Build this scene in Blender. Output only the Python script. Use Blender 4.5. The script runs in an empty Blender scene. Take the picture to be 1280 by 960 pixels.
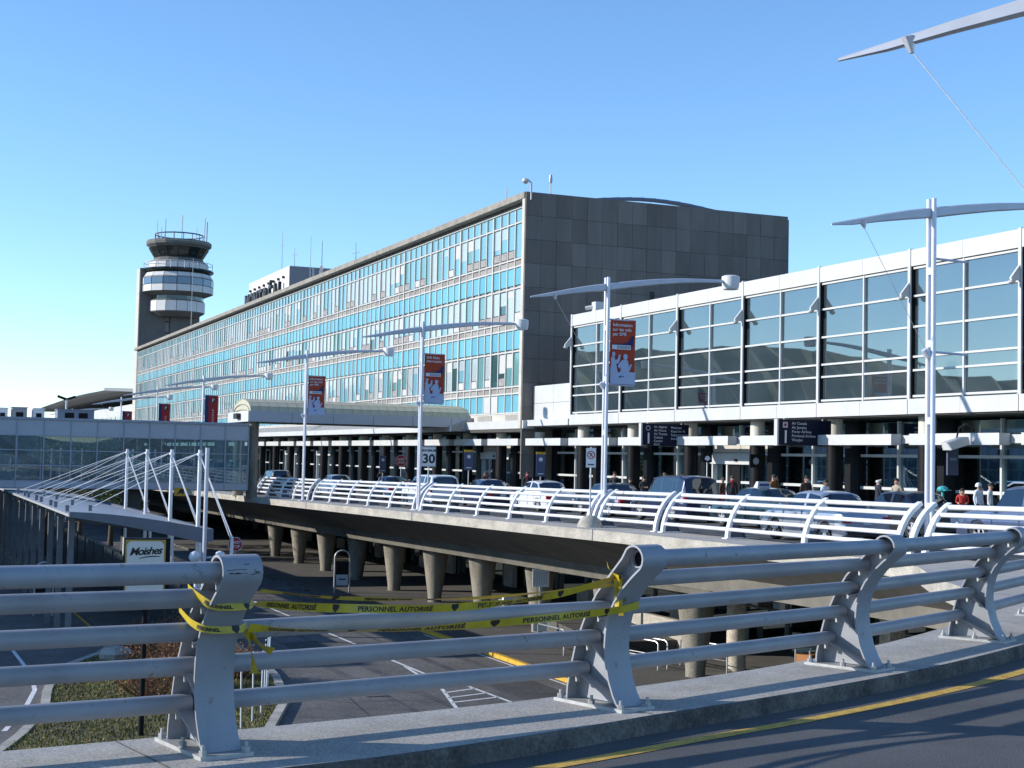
import bpy, math, random
from mathutils import Vector, Matrix
R = math.radians
random.seed(7)
scn = bpy.context.scene
COL = scn.collection
H = 7.8            # eye height above the lower roadway; the builders measure heights from eye level

# ------------------------------------------------------------------ camera
cam_d = bpy.data.cameras.new('camera'); cam = bpy.data.objects.new('camera', cam_d); COL.objects.link(cam)
cam_d.sensor_width = 36; cam_d.lens = 36*1850/1280; cam_d.clip_start = .1; cam_d.clip_end = 6000
yaw, pit, rol = 0.3962, 0.0508, 0.0210
F = Vector((math.sin(yaw)*math.cos(pit), math.cos(yaw)*math.cos(pit), math.sin(pit)))
R0 = Vector((math.cos(yaw), -math.sin(yaw), 0)); U0 = R0.cross(F)
RR = R0*math.cos(rol)+U0*math.sin(rol); UU = U0*math.cos(rol)-R0*math.sin(rol)
cam.matrix_world = Matrix(((RR.x, UU.x, -F.x, 0), (RR.y, UU.y, -F.y, 0), (RR.z, UU.z, -F.z, H), (0, 0, 0, 1)))
scn.camera = cam

# ------------------------------------------------------------------ sky and sun
SUN_EL, SUN_AZ = R(20), R(-70)      # azimuth clockwise from +Y
w = bpy.data.worlds.new('World'); scn.world = w; w.use_nodes = True
nt = w.node_tree; nt.nodes.clear()
sky = nt.nodes.new('ShaderNodeTexSky'); sky.sky_type = 'NISHITA'; sky.sun_disc = False
sky.sun_elevation = SUN_EL; sky.sun_rotation = SUN_AZ; sky.altitude = 30
sky.air_density = .9; sky.dust_density = .0; sky.ozone_density = 3.0
hsv = nt.nodes.new('ShaderNodeHueSaturation'); hsv.inputs['Saturation'].default_value = 1.06
bg = nt.nodes.new('ShaderNodeBackground'); bg.inputs[1].default_value = .15
wo = nt.nodes.new('ShaderNodeOutputWorld')
nt.links.new(sky.outputs[0], hsv.inputs['Color']); wbal = nt.nodes.new('ShaderNodeMix'); wbal.data_type = 'RGBA'; wbal.blend_type = 'MULTIPLY'; wbal.inputs[0].default_value = 1; wbal.inputs[7].default_value = (.96, 1.05, 1.14, 1)   # daylight white balance
nt.links.new(hsv.outputs[0], wbal.inputs[6]); nt.links.new(wbal.outputs[2], bg.inputs[0]); nt.links.new(bg.outputs[0], wo.inputs[0])
sd = bpy.data.lights.new('sun', 'SUN'); sun = bpy.data.objects.new('sun', sd); COL.objects.link(sun)
sd.energy = 3.8; sd.angle = R(.53); sd.color = (1, .95, .87)
tosun = Vector((math.sin(SUN_AZ)*math.cos(SUN_EL), math.cos(SUN_AZ)*math.cos(SUN_EL), math.sin(SUN_EL)))
sun.rotation_euler = tosun.to_track_quat('Z', 'Y').to_euler()
sun.location = (0, 0, 60)
scn.view_settings.view_transform = 'Standard'; scn.view_settings.look = 'None'
scn.view_settings.exposure = 0.55; scn.view_settings.gamma = 1; scn.view_settings.use_curve_mapping = False

# ------------------------------------------------------------------ materials
MATS = {}
def mat(name, col, rough=.7, metal=0, var=.0, scale=3., bump=0., spec=.5, col2=None, rnd=0., detail=6, emit=0, coat=0, streak=0, fine=0):
    if name in MATS: return MATS[name]
    m = bpy.data.materials.new(name); m.use_nodes = True; t = m.node_tree; N = t.nodes; L = t.links
    b = N['Principled BSDF']; b.inputs['Roughness'].default_value = rough; b.inputs['Metallic'].default_value = metal
    b.inputs['Specular IOR Level'].default_value = spec; b.inputs['Base Color'].default_value = (*col, 1)
    if coat: b.inputs['Coat Weight'].default_value = coat; b.inputs['Coat Roughness'].default_value = .05
    if emit:
        b.inputs['Emission Color'].default_value = (*col, 1); b.inputs['Emission Strength'].default_value = emit
    if var or bump or col2:
        tc = N.new('ShaderNodeTexCoord')
        no = N.new('ShaderNodeTexNoise'); no.inputs['Scale'].default_value = scale; no.inputs['Detail'].default_value = detail
        no.inputs['Roughness'].default_value = .65
        if streak:
            mp = N.new('ShaderNodeMapping'); mp.inputs['Scale'].default_value = (1, 1, 1/streak)
            L.new(tc.outputs['Object'], mp.inputs[0]); L.new(mp.outputs[0], no.inputs['Vector'])
        else: L.new(tc.outputs['Object'], no.inputs['Vector'])
        mix = N.new('ShaderNodeMix'); mix.data_type = 'RGBA'
        lo = tuple(c*(1-var) for c in col); hi = tuple(min(1, c*(1+var)) for c in (col2 or col))
        mix.inputs[6].default_value = (*lo, 1); mix.inputs[7].default_value = (*hi, 1)
        mr = N.new('ShaderNodeMapRange'); mr.inputs[1].default_value = .3; mr.inputs[2].default_value = .7
        L.new(no.outputs[0], mr.inputs[0]); L.new(mr.outputs[0], mix.inputs[0]); out = mix.outputs[2]
        if fine:
            n2 = N.new('ShaderNodeTexNoise'); n2.inputs['Scale'].default_value = fine; n2.inputs['Detail'].default_value = 3
            L.new(tc.outputs['Object'], n2.inputs['Vector'])
            m2 = N.new('ShaderNodeMix'); m2.data_type = 'RGBA'; m2.blend_type = 'MULTIPLY'; m2.inputs[0].default_value = .8
            r2 = N.new('ShaderNodeMapRange'); r2.inputs[1].default_value = .3; r2.inputs[2].default_value = .7; r2.inputs[3].default_value = .55; r2.inputs[4].default_value = 1.35
            L.new(n2.outputs[0], r2.inputs[0]); L.new(out, m2.inputs[6]); L.new(r2.outputs[0], m2.inputs[7]); out = m2.outputs[2]
        if rnd:
            oi = N.new('ShaderNodeObjectInfo'); m3 = N.new('ShaderNodeHueSaturation')
            r3 = N.new('ShaderNodeMapRange'); r3.inputs[3].default_value = 1-rnd; r3.inputs[4].default_value = 1+rnd
            L.new(oi.outputs['Random'], r3.inputs[0]); L.new(r3.outputs[0], m3.inputs['Value']); L.new(out, m3.inputs['Color']); out = m3.outputs[0]
        L.new(out, b.inputs['Base Color'])
        if bump:
            bp = N.new('ShaderNodeBump'); bp.inputs['Strength'].default_value = bump; bp.inputs['Distance'].default_value = .02
            L.new((n2 if fine else no).outputs[0], bp.inputs['Height']); L.new(bp.outputs[0], b.inputs['Normal'])
    MATS[name] = m
    return m
def glassmat(name, tint, gloss=.3, rough=.02, gcol=(.9, .95, 1), dust_lift=0):
    if name in MATS: return MATS[name]
    m = bpy.data.materials.new(name); m.use_nodes = True; t = m.node_tree; N = t.nodes; L = t.links
    for n in list(N): N.remove(n)
    o = N.new('ShaderNodeOutputMaterial'); mx = N.new('ShaderNodeMixShader'); tr = N.new('ShaderNodeBsdfTransparent'); gl = N.new('ShaderNodeBsdfGlossy')
    tr.inputs[0].default_value = (*tint, 1); gl.inputs[0].default_value = (*gcol, 1); gl.inputs[1].default_value = rough
    lw = N.new('ShaderNodeLayerWeight'); lw.inputs[0].default_value = .25
    mr = N.new('ShaderNodeMapRange'); mr.inputs[3].default_value = gloss; mr.inputs[4].default_value = 1
    L.new(lw.outputs['Fresnel'], mr.inputs[0]); L.new(mr.outputs[0], mx.inputs[0]); L.new(tr.outputs[0], mx.inputs[1]); L.new(gl.outputs[0], mx.inputs[2])
    if dust_lift:        # dust film mixed in to brighten dark panes, light put into the colour
        df = N.new('ShaderNodeBsdfDiffuse'); df.inputs[0].default_value = (.40, .50, .58, 1); m2 = N.new('ShaderNodeMixShader'); m2.inputs[0].default_value = dust_lift
        tc = N.new('ShaderNodeTexCoord'); no = N.new('ShaderNodeTexNoise'); no.inputs['Scale'].default_value = .6; no.inputs['Detail'].default_value = 8
        r2 = N.new('ShaderNodeMapRange'); r2.inputs[3].default_value = dust_lift*.4; r2.inputs[4].default_value = dust_lift*1.6
        L.new(tc.outputs['Object'], no.inputs['Vector']); L.new(no.outputs[0], r2.inputs[0]); L.new(r2.outputs[0], m2.inputs[0])
        L.new(mx.outputs[0], m2.inputs[1]); L.new(df.outputs[0], m2.inputs[2]); L.new(m2.outputs[0], o.inputs[0])
    else: L.new(mx.outputs[0], o.inputs[0])
    MATS[name] = m
    return m

M_RAIL = mat('silver_paint', (.30, .31, .335), .5, .15, .16, 3.5)
def worn(m, col=(.11, .075, .05), sc=7, lo=.60, hi=.68, amt=.7):
    """chips, grime and rust specks on a painted metal"""
    t = m.node_tree; N = t.nodes; L = t.links; b = N['Principled BSDF']; src = b.inputs['Base Color'].links[0].from_socket
    tc = N.new('ShaderNodeTexCoord'); n = N.new('ShaderNodeTexNoise'); n.inputs['Scale'].default_value = sc; n.inputs['Detail'].default_value = 12; n.inputs['Roughness'].default_value = .75
    L.new(tc.outputs['Object'], n.inputs['Vector']); r = N.new('ShaderNodeMapRange'); r.inputs[1].default_value = lo; r.inputs[2].default_value = hi; r.inputs[4].default_value = amt
    L.new(n.outputs[0], r.inputs[0]); x = N.new('ShaderNodeMix'); x.data_type = 'RGBA'; x.inputs[7].default_value = (*col, 1)
    L.new(r.outputs[0], x.inputs[0]); L.new(src, x.inputs[6]); L.new(x.outputs[2], b.inputs['Base Color'])
    q = N.new('ShaderNodeMapRange'); q.inputs[1].default_value = .35; q.inputs[2].default_value = .65; q.inputs[3].default_value = .42; q.inputs[4].default_value = .7
    L.new(n.outputs[0], q.inputs[0]); L.new(q.outputs[0], b.inputs['Roughness'])
worn(M_RAIL)
M_BASEP = mat('galvanised_plate', (.42, .42, .41), .55, .4, .18, 8, .05)
M_WHITE = mat('white_metal', (.53, .53, .52), .5, 0, .08, .7)
M_WHITER = mat('white_rail_paint', (.74, .75, .77), .4, .15, .08, 3)
M_POLE = mat('lamp_post_paint', (.60, .61, .68), .35, .3, .06, 3)
M_CONC = mat('concrete_slab', (.38, .355, .32), .9, 0, .20, 1.6, .2, fine=70)
M_CONCW = mat('concrete_fascia', (.40, .37, .315), .9, 0, .28, 1.1, .15, streak=.35, fine=30)
M_CONCK = mat('kerb_concrete', (.045, .04, .035), .9, 0, .6, 2.4, .3, col2=(.12, .105, .09), fine=40)
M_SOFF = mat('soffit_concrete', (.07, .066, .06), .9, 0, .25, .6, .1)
M_COLM = mat('column_concrete', (.25, .225, .18), .9, 0, .38, 2.2, .15, streak=5, fine=25)
M_ASPH = mat('ramp_asphalt', (.092, .09, .09), .9, 0, .30, .7, .35, fine=75)
M_ASPL = mat('road_asphalt', (.115, .108, .102), .9, 0, .42, .35, .2, fine=9)
M_ASPU = mat('deck_asphalt', (.10, .098, .095), .9, 0, .2, .5, .1, fine=20)
M_LINE = mat('road_line_white', (.70, .70, .68), .8, 0, .18, 4, fine=25)
M_YEL = mat('road_line_yellow', (.62, .36, .03), .8, 0, .25, 5, .1, fine=60)
M_SIDE = mat('paving_concrete', (.10, .093, .083), .9, 0, .2, .7, .1, fine=15)
M_DARK = mat('black_cladding', (.008, .008, .010), .5, 0, .3, 2, spec=.15)
M_BLACK = mat('black_print', (.015, .015, .016), .6)
M_GROUND = mat('ground_soil', (.10, .10, .07), 1, 0, .3, .05)
GL_PAV = glassmat('concourse_glass', (.42, .52, .54), .25, .012, (.86, .92, .93), .055)
GL_BRI = glassmat('bridge_glass', (.66, .80, .84), .04, .01, dust_lift=.13)
GL_STORE = glassmat('storefront_glass', (.45, .62, .66), .36, .02, (.80, .95, 1))
GL_CAR = glassmat('car_glass', (.20, .24, .28), .10, .02)

# ------------------------------------------------------------------ mesh and object helpers
class MB:
    def __init__(s): s.v = []; s.f = []; s.m = []
    def add(s, vs, fs, mi=0):
        o = len(s.v); s.v += [tuple(p) for p in vs]; s.f += [tuple(i+o for i in f) for f in fs]; s.m += [mi]*len(fs); return s
    def box(s, x0, x1, y0, y1, z0, z1, mi=0):
        return s.add([(x0, y0, z0), (x1, y0, z0), (x1, y1, z0), (x0, y1, z0), (x0, y0, z1), (x1, y0, z1), (x1, y1, z1), (x0, y1, z1)],
                     [(0, 3, 2, 1), (4, 5, 6, 7), (0, 1, 5, 4), (1, 2, 6, 5), (2, 3, 7, 6), (3, 0, 4, 7)], mi)
    def prism(s, poly, vec, mi=0):
        n = len(poly); V = Vector(vec); a = [Vector(p) for p in poly]
        nn = Vector((0, 0, 0))
        for i in range(n): nn += a[i].cross(a[(i+1) % n])
        if nn.dot(V) > 0: a = a[::-1]
        return s.add(a+[p+V for p in a], [tuple(range(n)), tuple(range(2*n-1, n-1, -1))]+[(i, i+n, (i+1) % n+n, (i+1) % n) for i in range(n)], mi)
    def bar(s, p, q, wx, wz, up=(0, 0, 1), mi=0):
        p, q = Vector(p), Vector(q); d = (q-p).normalized(); u = Vector(up)
        a = d.cross(u)
        if a.length < 1e-4: a = d.cross(Vector((1, 0, 0)))
        a.normalize(); b = a.cross(d).normalized(); a *= wx/2; b *= wz/2
        return s.add([p-a-b, p+a-b, p+a+b, p-a+b, q-a-b, q+a-b, q+a+b, q-a+b], [(0, 1, 2, 3), (7, 6, 5, 4), (0, 4, 5, 1), (1, 5, 6, 2), (2, 6, 7, 3), (3, 7, 4, 0)], mi)
    def loft(s, rings, closed=True, cap=True, mi=0):
        n = len(rings[0]); o = len(s.v)
        for r in rings: s.v += [tuple(p) for p in r]
        k = n if closed else n-1
        fs = [(o+j*n+i, o+j*n+(i+1) % n, o+(j+1)*n+(i+1) % n, o+(j+1)*n+i) for j in range(len(rings)-1) for i in range(k)]
        if cap and closed: fs += [tuple(o+i for i in reversed(range(n))), tuple(o+(len(rings)-1)*n+i for i in range(n))]
        s.f += fs; s.m += [mi]*len(fs); return s
    def tube(s, pts, r, n=8, cap=True, mi=0):
        P = [Vector(p) for p in pts]; rings = []; rr = r if isinstance(r, (list, tuple)) else [r]*len(P)
        d0 = (P[1]-P[0]).normalized(); a = d0.orthogonal().normalized()
        for i, p in enumerate(P):
            d = (P[min(i+1, len(P)-1)]-P[max(i-1, 0)]).normalized()
            a = (a-d*a.dot(d)).normalized(); b = d.cross(a)
            rings.append([p+(a*math.cos(2*math.pi*k/n)+b*math.sin(2*math.pi*k/n))*rr[i] for k in range(n)])
        return s.loft(rings, True, cap, mi)
    def lathe(s, prof, n=16, c=(0, 0, 0), cap=True, mi=0, ph=0):
        return s.loft([[(c[0]+r*math.cos(2*math.pi*k/n+ph), c[1]+r*math.sin(2*math.pi*k/n+ph), c[2]+z) for k in range(n)] for r, z in prof], True, cap, mi)
    def sheet(s, grid, mi=0):
        n = len(grid[0]); o = len(s.v)
        for r in grid: s.v += [tuple(p) for p in r]
        fs = [(o+j*n+i, o+j*n+i+1, o+(j+1)*n+i+1, o+(j+1)*n+i) for j in range(len(grid)-1) for i in range(n-1)]
        s.f += fs; s.m += [mi]*len(fs); return s
    def mesh(s, name, mats, smooth=None, inv=None):
        me = bpy.data.meshes.new(name)
        vs = s.v if inv is None else [tuple(inv @ Vector(p)) for p in s.v]
        me.from_pydata(vs, [], s.f)
        for m in (mats if isinstance(mats, (list, tuple)) else [mats]): me.materials.append(m)
        if any(s.m): me.polygons.foreach_set('material_index', s.m)
        if smooth is not None:
            me.polygons.foreach_set('use_smooth', [True]*len(me.polygons)); me.set_sharp_from_angle(angle=R(smooth))
        me.update(); return me
def link(name, data, parent=None, loc=None, rz=0, sc=None):
    o = bpy.data.objects.new(name, data); COL.objects.link(o)
    if loc is not None: o.location = loc
    if rz: o.rotation_euler = (0, 0, rz)
    if sc: o.scale = sc
    if parent is not None: o.parent = parent
    return o
def tag(o, label, cat, group=None):
    o['label'] = label; o['category'] = cat
    if group: o['group'] = group
    return o
def thing(name, label, cat, loc, rz=0, group=None):
    o = link(name, None, None, (loc[0], loc[1], loc[2]+H), rz); o.empty_display_size = .3
    return tag(o, label, cat, group)
def inv_of(T):
    l = T.location
    return (Matrix.Translation((l.x, l.y, l.z-H)) @ Matrix.Rotation(T.rotation_euler.z, 4, 'Z')).inverted()
def part(T, name, mb, mats, smooth=None, local=False, label=None, stuff=False):
    """a part in world coordinates (heights from eye level), stored in its thing's own space"""
    o = link(name, mb.mesh(name, mats, smooth, None if local else inv_of(T)), T)
    if label: o['label'] = label
    if stuff: o['kind'] = 'stuff'
    return o
def sub(P, name, mb, mats, smooth=None, T=None):
    return link(name, mb.mesh(name, mats, smooth, inv_of(T) if T is not None else None), P)
def struct(name, mb, mats, smooth=None, kind='structure', parent=None):
    o = link(name, mb.mesh(name, mats, smooth), parent, None if parent else (0, 0, H))
    if parent is None: o['kind'] = kind
    return o
def solo(name, mb, mats, label, cat, loc, rz=0, smooth=None, group=None, local=True):
    o = link(name, mb.mesh(name, mats, smooth), None, (loc[0], loc[1], loc[2]+H), rz)
    return tag(o, label, cat, group)
def dup(root, loc=None, rz=None, label=None):
    r = root.copy(); COL.objects.link(r)
    if loc is not None: r.location = (loc[0], loc[1], loc[2]+H)
    if rz is not None: r.rotation_euler = (0, 0, rz)
    if label: r['label'] = label
    for ch in list(root.children):
        c = ch.copy(); COL.objects.link(c); c.parent = r
        for g in list(ch.children):
            d = g.copy(); COL.objects.link(d); d.parent = c
    return r
def text_mesh(body, size=1., extrude=.0, align='LEFT', bold=0, spacing=1.):
    cu = bpy.data.curves.new('lettering', 'FONT'); cu.body = body; cu.size = size; cu.extrude = extrude; cu.align_x = align
    cu.offset = bold; cu.resolution_u = 3; cu.space_character = spacing
    o = bpy.data.objects.new('lettering', cu); COL.objects.link(o)
    dg = bpy.context.evaluated_depsgraph_get(); me = bpy.data.meshes.new_from_object(o.evaluated_get(dg))
    bpy.data.objects.remove(o); bpy.data.curves.remove(cu)
    return me
def text_mb(body, size, fn, **k):
    """lettering carried onto a surface: fn maps (across, up, out) to a point"""
    me = text_mesh(body, size, **k); mb = MB()
    mb.add([fn(v.co.x, v.co.y, v.co.z) for v in me.vertices], [tuple(p.vertices) for p in me.polygons])
    bpy.data.meshes.remove(me); return mb
def merge(a, b): a.add(b.v, b.f); return a
def lerp(a, b, t): return a+(b-a)*t
DY = [14, 18, 29.4, 42, 53.5, 65.5, 84.6, 94, 112, 140, 260]
DZ = [-1.72, -1.95, -2.14, -2.23, -2.36, -2.47, -2.67, -2.75, -2.88, -3.05, -3.4]
def zd(y):
    if y <= DY[0]: return DZ[0]
    for i in range(len(DY)-1):
        if y <= DY[i+1]: return lerp(DZ[i], DZ[i+1], (y-DY[i])/(DY[i+1]-DY[i]))
    return DZ[-1]
# ================================================================== GROUND AND LOWER ROADS
g = MB(); g.add([(-3000, -800, -7.86), (3000, -800, -7.86), (3000, 4500, -7.86), (-3000, 4500, -7.86)], [(0, 1, 2, 3)])
struct('ground', g, M_GROUND)
g = MB(); g.sheet([[(x, y, -7.8) for x in (-14, 22.3)] for y in (8, 400)])
lower_road = struct('lower_road', g, M_ASPL)
def flat(poly, z): return MB().add([(x, y, z) for x, y in poly], [tuple(range(len(poly)))])
def strip_line(p, q, wd, z=-7.796):
    d = Vector((q[0]-p[0], q[1]-p[1])).normalized(); n = Vector((-d.y, d.x))*wd/2
    return flat([(p[0]-n.x, p[1]-n.y), (p[0]+n.x, p[1]+n.y), (q[0]+n.x, q[1]+n.y), (q[0]-n.x, q[1]-n.y)][::-1], z)
for a, b in ((77.9, 70.6), (64.8, 59.6), (55.5, 50.9), (86, 82), (95, 91), (104, 100)):
    struct('lane_dash', strip_line((18.05, a), (18.1, b), .13), M_LINE, parent=lower_road)
struct('lane_line', strip_line((4.62, 63), (4.78, 55.4), .14), M_LINE, parent=lower_road)
struct('edge_line', strip_line((22.0, 62), (22.0, 46), .10), M_LINE, parent=lower_road)
struct('edge_line', strip_line((8.5, 62.5), (8.2, 125), .14), M_YEL, parent=lower_road)
for p, q in (((17.62, 47.9), (16.62, 43.7)), ((18.55, 48.1), (18.72, 44.3)), ((17.62, 47.7), (18.55, 48.0)), ((17.3, 46.6), (18.6, 47.2)), ((17.05, 45.6), (18.65, 46.2)), ((16.85, 44.7), (18.7, 45.3)), ((18.0, 52.8), (17.55, 48.2))):
    struct('hatch_line', strip_line(p, q, .13), M_LINE, parent=lower_road)
for p, q in (((4.75, 53.2), (4.62, 50.6)), ((4.62, 50.6), (4.05, 47.2)), ((4.05, 47.2), (3.2, 43.5))):
    struct('edge_line', strip_line(p, q, .15), M_LINE, parent=lower_road)
# repair seams and a drain in the tarmac
sm = MB()
for p, q in (((13.2, 47.5), (16.2, 47.2)), ((13.6, 45.6), (16.4, 45.4)), ((14.3, 49.5), (13.6, 43)), ((15.4, 49.4), (15.2, 43)), ((12.9, 46.6), (13.9, 45.2)), ((16.2, 49), (16.6, 43.2))):
    a = strip_line(p, q, .035, -7.797); sm.add(a.v, a.f)
struct('tar_seam', sm, M_BLACK, parent=lower_road)
struct('drain_grate', MB().box(14.55, 15.35, 46.35, 46.5, -7.8, -7.788), M_BLACK, parent=lower_road)
for nm, poly in (('tar_patch', [(15.1, 56), (16.9, 56.2), (16.8, 61), (15.2, 60.6)]), ('tar_patch', [(19.3, 44), (21.2, 44.1), (21.3, 49.2), (19.4, 48.9)]), ('tar_patch', [(1.0, 52), (2.4, 52.4), (2.3, 57), (.9, 56.6)])):
    struct(nm, flat(poly, -7.7975), mat('patch_asphalt', (.06, .058, .056), .95, 0, .25, .6, .2, fine=9), parent=lower_road)
for x, y0, y1 in ((15.2, 40, 92), (16.6, 40, 92), (19.4, 42, 95), (20.9, 42, 95), (1.2, 40, 90), (2.6, 40, 90)):
    n_ = 14; tw = MB(); tw.sheet([[(x-.16-.05*math.sin(k*2.1), lerp(y0, y1, k/n_), -7.7985), (x+.16+.06*math.cos(k*1.7), lerp(y0, y1, k/n_), -7.7985)] for k in range(n_+1)])
    struct('tyre_wear', tw, mat('worn_asphalt', (.088, .083, .08), .8, 0, .35, .8, .2, fine=9), parent=lower_road)
struct('manhole_cover', MB().lathe([(.36, -7.8), (.36, -7.79), (.3, -7.788)], 20, (19.9, 50.8, 0)), M_DARK, parent=lower_road)
# pavement and yellow kerb under the deck
g = MB().box(22.42, 35.6, 20, 300, -7.9, -7.66)
lsw = struct('lower_sidewalk', g, M_SIDE)
for i in range(28):
    y = 44+i*3.0
    m = M_YEL if y < 63 else M_CONCK
    struct('kerb_stone', MB().box(22.22, 22.418, y, y+2.985, -7.85, -7.645), m, parent=lsw)
# grass island with its kerb
isl = [(2.2, 38), (2.95, 40.9), (3.4, 42.3), (4.35, 46), (4.75, 49.5), (5.2, 52.3), (6.1, 55.6), (7.5, 58.4), (8.8, 62.3), (9.0, 66), (13.0, 66), (13.25, 60), (13.1, 54), (12.8, 51), (11.9, 46), (10.25, 41.3), (9.2, 38)]
def inset(poly, d):
    n = len(poly); o = []
    cx = sum(p[0] for p in poly)/n; cy = sum(p[1] for p in poly)/n
    for i in range(n):
        a = Vector(poly[i-1]); b = Vector(poly[i]); c = Vector(poly[(i+1) % n]); t = (c-a).normalized(); nn = Vector((-t.y, t.x))
        if nn.dot(Vector((cx, cy))-b) < 0: nn = -nn
        o.append(tuple(b+nn*d))
    return o
isl_i = inset(isl, .28)
island = struct('grass_island', MB().prism([(x, y, -7.85) for x, y in isl_i], (0, 0, .15)), mat('island_soil', (.085, .075, .04), 1, 0, .4, .7, .3, col2=(.13, .10, .045)))
for i in range(len(isl)):
    j = (i+1) % len(isl)
    a, b, c, d = isl[i], isl[j], isl_i[j], isl_i[i]
    e = .02
    struct('kerb_stone', MB().prism([(lerp(a[0], b[0], e*0+.004), lerp(a[1], b[1], .004), -7.86), (b[0], b[1], -7.86), (c[0], c[1], -7.86), (d[0], d[1], -7.86)], (0, 0, .20)), M_CONCW, parent=island)
# blades of short grass and fallen leaves: nobody could count them
gm = [mat('grass_blade', (.075, .10, .02), .9, 0, .35, .8, col2=(.14, .14, .035)), mat('dry_leaf', (.38, .20, .04), .9, 0, .4, 2, col2=(.45, .30, .08))]
def inside(p, poly):
    r = False; n = len(poly)
    for i in range(n):
        a, b = poly[i], poly[i-1]
        if (a[1] > p[1]) != (b[1] > p[1]) and p[0] < (b[0]-a[0])*(p[1]-a[1])/(b[1]-a[1])+a[0]: r = not r
    return r
gr = MB(); lf = MB()
k = 0
while k < 24000:
    x, y = random.uniform(2.5, 13), random.uniform(40, 65)
    if not inside((x, y), isl_i): continue
    k += 1; a = random.uniform(0, 6.28); h = random.uniform(.04, .11); c, s_ = math.cos(a)*.02, math.sin(a)*.02
    gr.add([(x-c, y-s_, -7.70), (x+c, y+s_, -7.70), (x+random.uniform(-.04, .04), y+random.uniform(-.04, .04), -7.70+h)], [(0, 1, 2)])
k = 0
while k < 1300:
    x, y = random.uniform(2.5, 13), random.uniform(40, 64)
    if not inside((x, y), isl_i) or random.random() < .55 and not (6.4 < x < 9.5 and 44 < y < 56): continue
    k += 1; a = random.uniform(0, 6.28); r = random.uniform(.03, .06); z = -7.69+random.uniform(0, .05)
    lf.add([(x+r*math.cos(a+q*1.57), y+r*math.sin(a+q*1.57)*.8, z+random.uniform(-.015, .02)) for q in range(4)], [(0, 1, 2, 3)])
o = struct('lawn_grass', gr, gm[0], kind='stuff'); o = struct('fallen_leaves', lf, gm[1], kind='stuff')
# leafless red-brown shrubs
mtw = mat('shrub_twig', (.10, .055, .035), .9, 0, .4, 4, col2=(.19, .085, .05))
mlf = mat('shrub_leaf', (.16, .06, .03), .8, 0, .5, 5, col2=(.26, .13, .04))
def shrub(x, y, r, h, label, seed):
    rr = random.Random(seed); T = thing('shrub', label, 'shrub', (x, y, -7.7), 0, 'red brown shrubs on the grass island')
    tw = MB(); lv = MB()
    for i in range(90):
        a = rr.uniform(0, 6.28); q = math.sqrt(rr.random())*r; hh = h*(1-.45*(q/r)**2)*rr.uniform(.75, 1.1); b0 = q*.35
        p0 = (b0*math.cos(a), b0*math.sin(a), 0); p1 = (q*.75*math.cos(a), q*.75*math.sin(a), hh*.6); p2 = (q*math.cos(a+.2), q*math.sin(a+.2), hh)
        tw.tube([p0, p1, p2], [.014, .009, .004], 3, False)
        for m in range(5):
            u = rr.uniform(.35, 1); c = Vector(p0).lerp(Vector(p2), u)+Vector((rr.uniform(-.18, .18), rr.uniform(-.18, .18), rr.uniform(-.05, .12)))
            e = c+Vector((rr.uniform(-.22, .22), rr.uniform(-.22, .22), rr.uniform(.08, .3)))
            tw.tube([c, e], [.006, .003], 3, False)
            for l in range(3):
                d = c.lerp(e, rr.random())+Vector((rr.uniform(-.06, .06),)*3); s_ = rr.uniform(.025, .05); ax = Vector((rr.uniform(-1, 1), rr.uniform(-1, 1), rr.uniform(-1, 1))).normalized(); bx = ax.orthogonal().normalized()
                lv.add([d-ax*s_, d+bx*s_*.6, d+ax*s_, d-bx*s_*.6], [(0, 1, 2, 3)])
    o = part(T, 'twigs', tw, mtw, local=True); o['kind'] = 'stuff'; o = part(T, 'leaves', lv, mlf, local=True); o['kind'] = 'stuff'
for i, (x, y, r, h, lb) in enumerate(((7.9, 47.5, 1.3, 1.1, 'low red brown shrub left of the black sign post'), (9.6, 49.2, 1.5, 1.25, 'wide red brown shrub behind the black sign post'), (9.3, 53.5, 1.7, 1.4, 'bare shrub in the middle of the grass island'), (10.8, 57.5, 1.7, 1.5, 'tall rusty shrub near the far end of the island'), (11.3, 51.0, 1.1, 1.1, 'small red shrub beside the rightmost kerb of the island'), (8.9, 58.6, 1.2, 1.0, 'dark shrub beside the boulder at the island tip'))):
    shrub(x, y, r, h, lb, 40+i)
rk = MB(); rg = random.Random(3)
rk.lathe([(.02, -.02), (.42, .02), (.5, .22), (.34, .42), (.02, .5)], 9); rk.v = [(x*rg.uniform(.85, 1.2)*1.3, y*rg.uniform(.85, 1.15), z) for x, y, z in rk.v]
solo('boulder', rk, M_CONCW, 'pale grey boulder lying among the island shrubs', 'boulder', (8.0, 56.6, -7.7), .4, 35)
# white marker stakes
st = MB().tube([(0, 0, -.1), (0, 0, 2.0)], .022, 6)
stm = st.mesh('marker_stake', mat('stake_white', (.78, .79, .80), .5))
capm = MB().tube([(0, 0, 1.86), (0, 0, 1.96)], .026, 6).mesh('reflector', M_BLACK)
words = ('nearest white snow stake on the grass island', 'second white snow stake beside the island kerb', 'third white snow stake counting from the near kerb', 'fourth white snow stake beside the island kerb', 'second farthest white snow stake on the island', 'farthest white snow stake by the curved kerb')
for i, (x, y) in enumerate(((9.35, 41.5), (9.9, 42.5), (10.45, 43.8), (10.9, 45.3), (11.35, 46.9), (11.8, 48.6))):
    o = link('marker_stake', stm, None, (x, y, -7.7+H)); tag(o, words[i], 'stake', 'white stakes along the island kerb')
    o.rotation_euler = (R(random.uniform(-2, 2)), R(random.uniform(-2, 2)), 0); link('reflector', capm, o)
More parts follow.
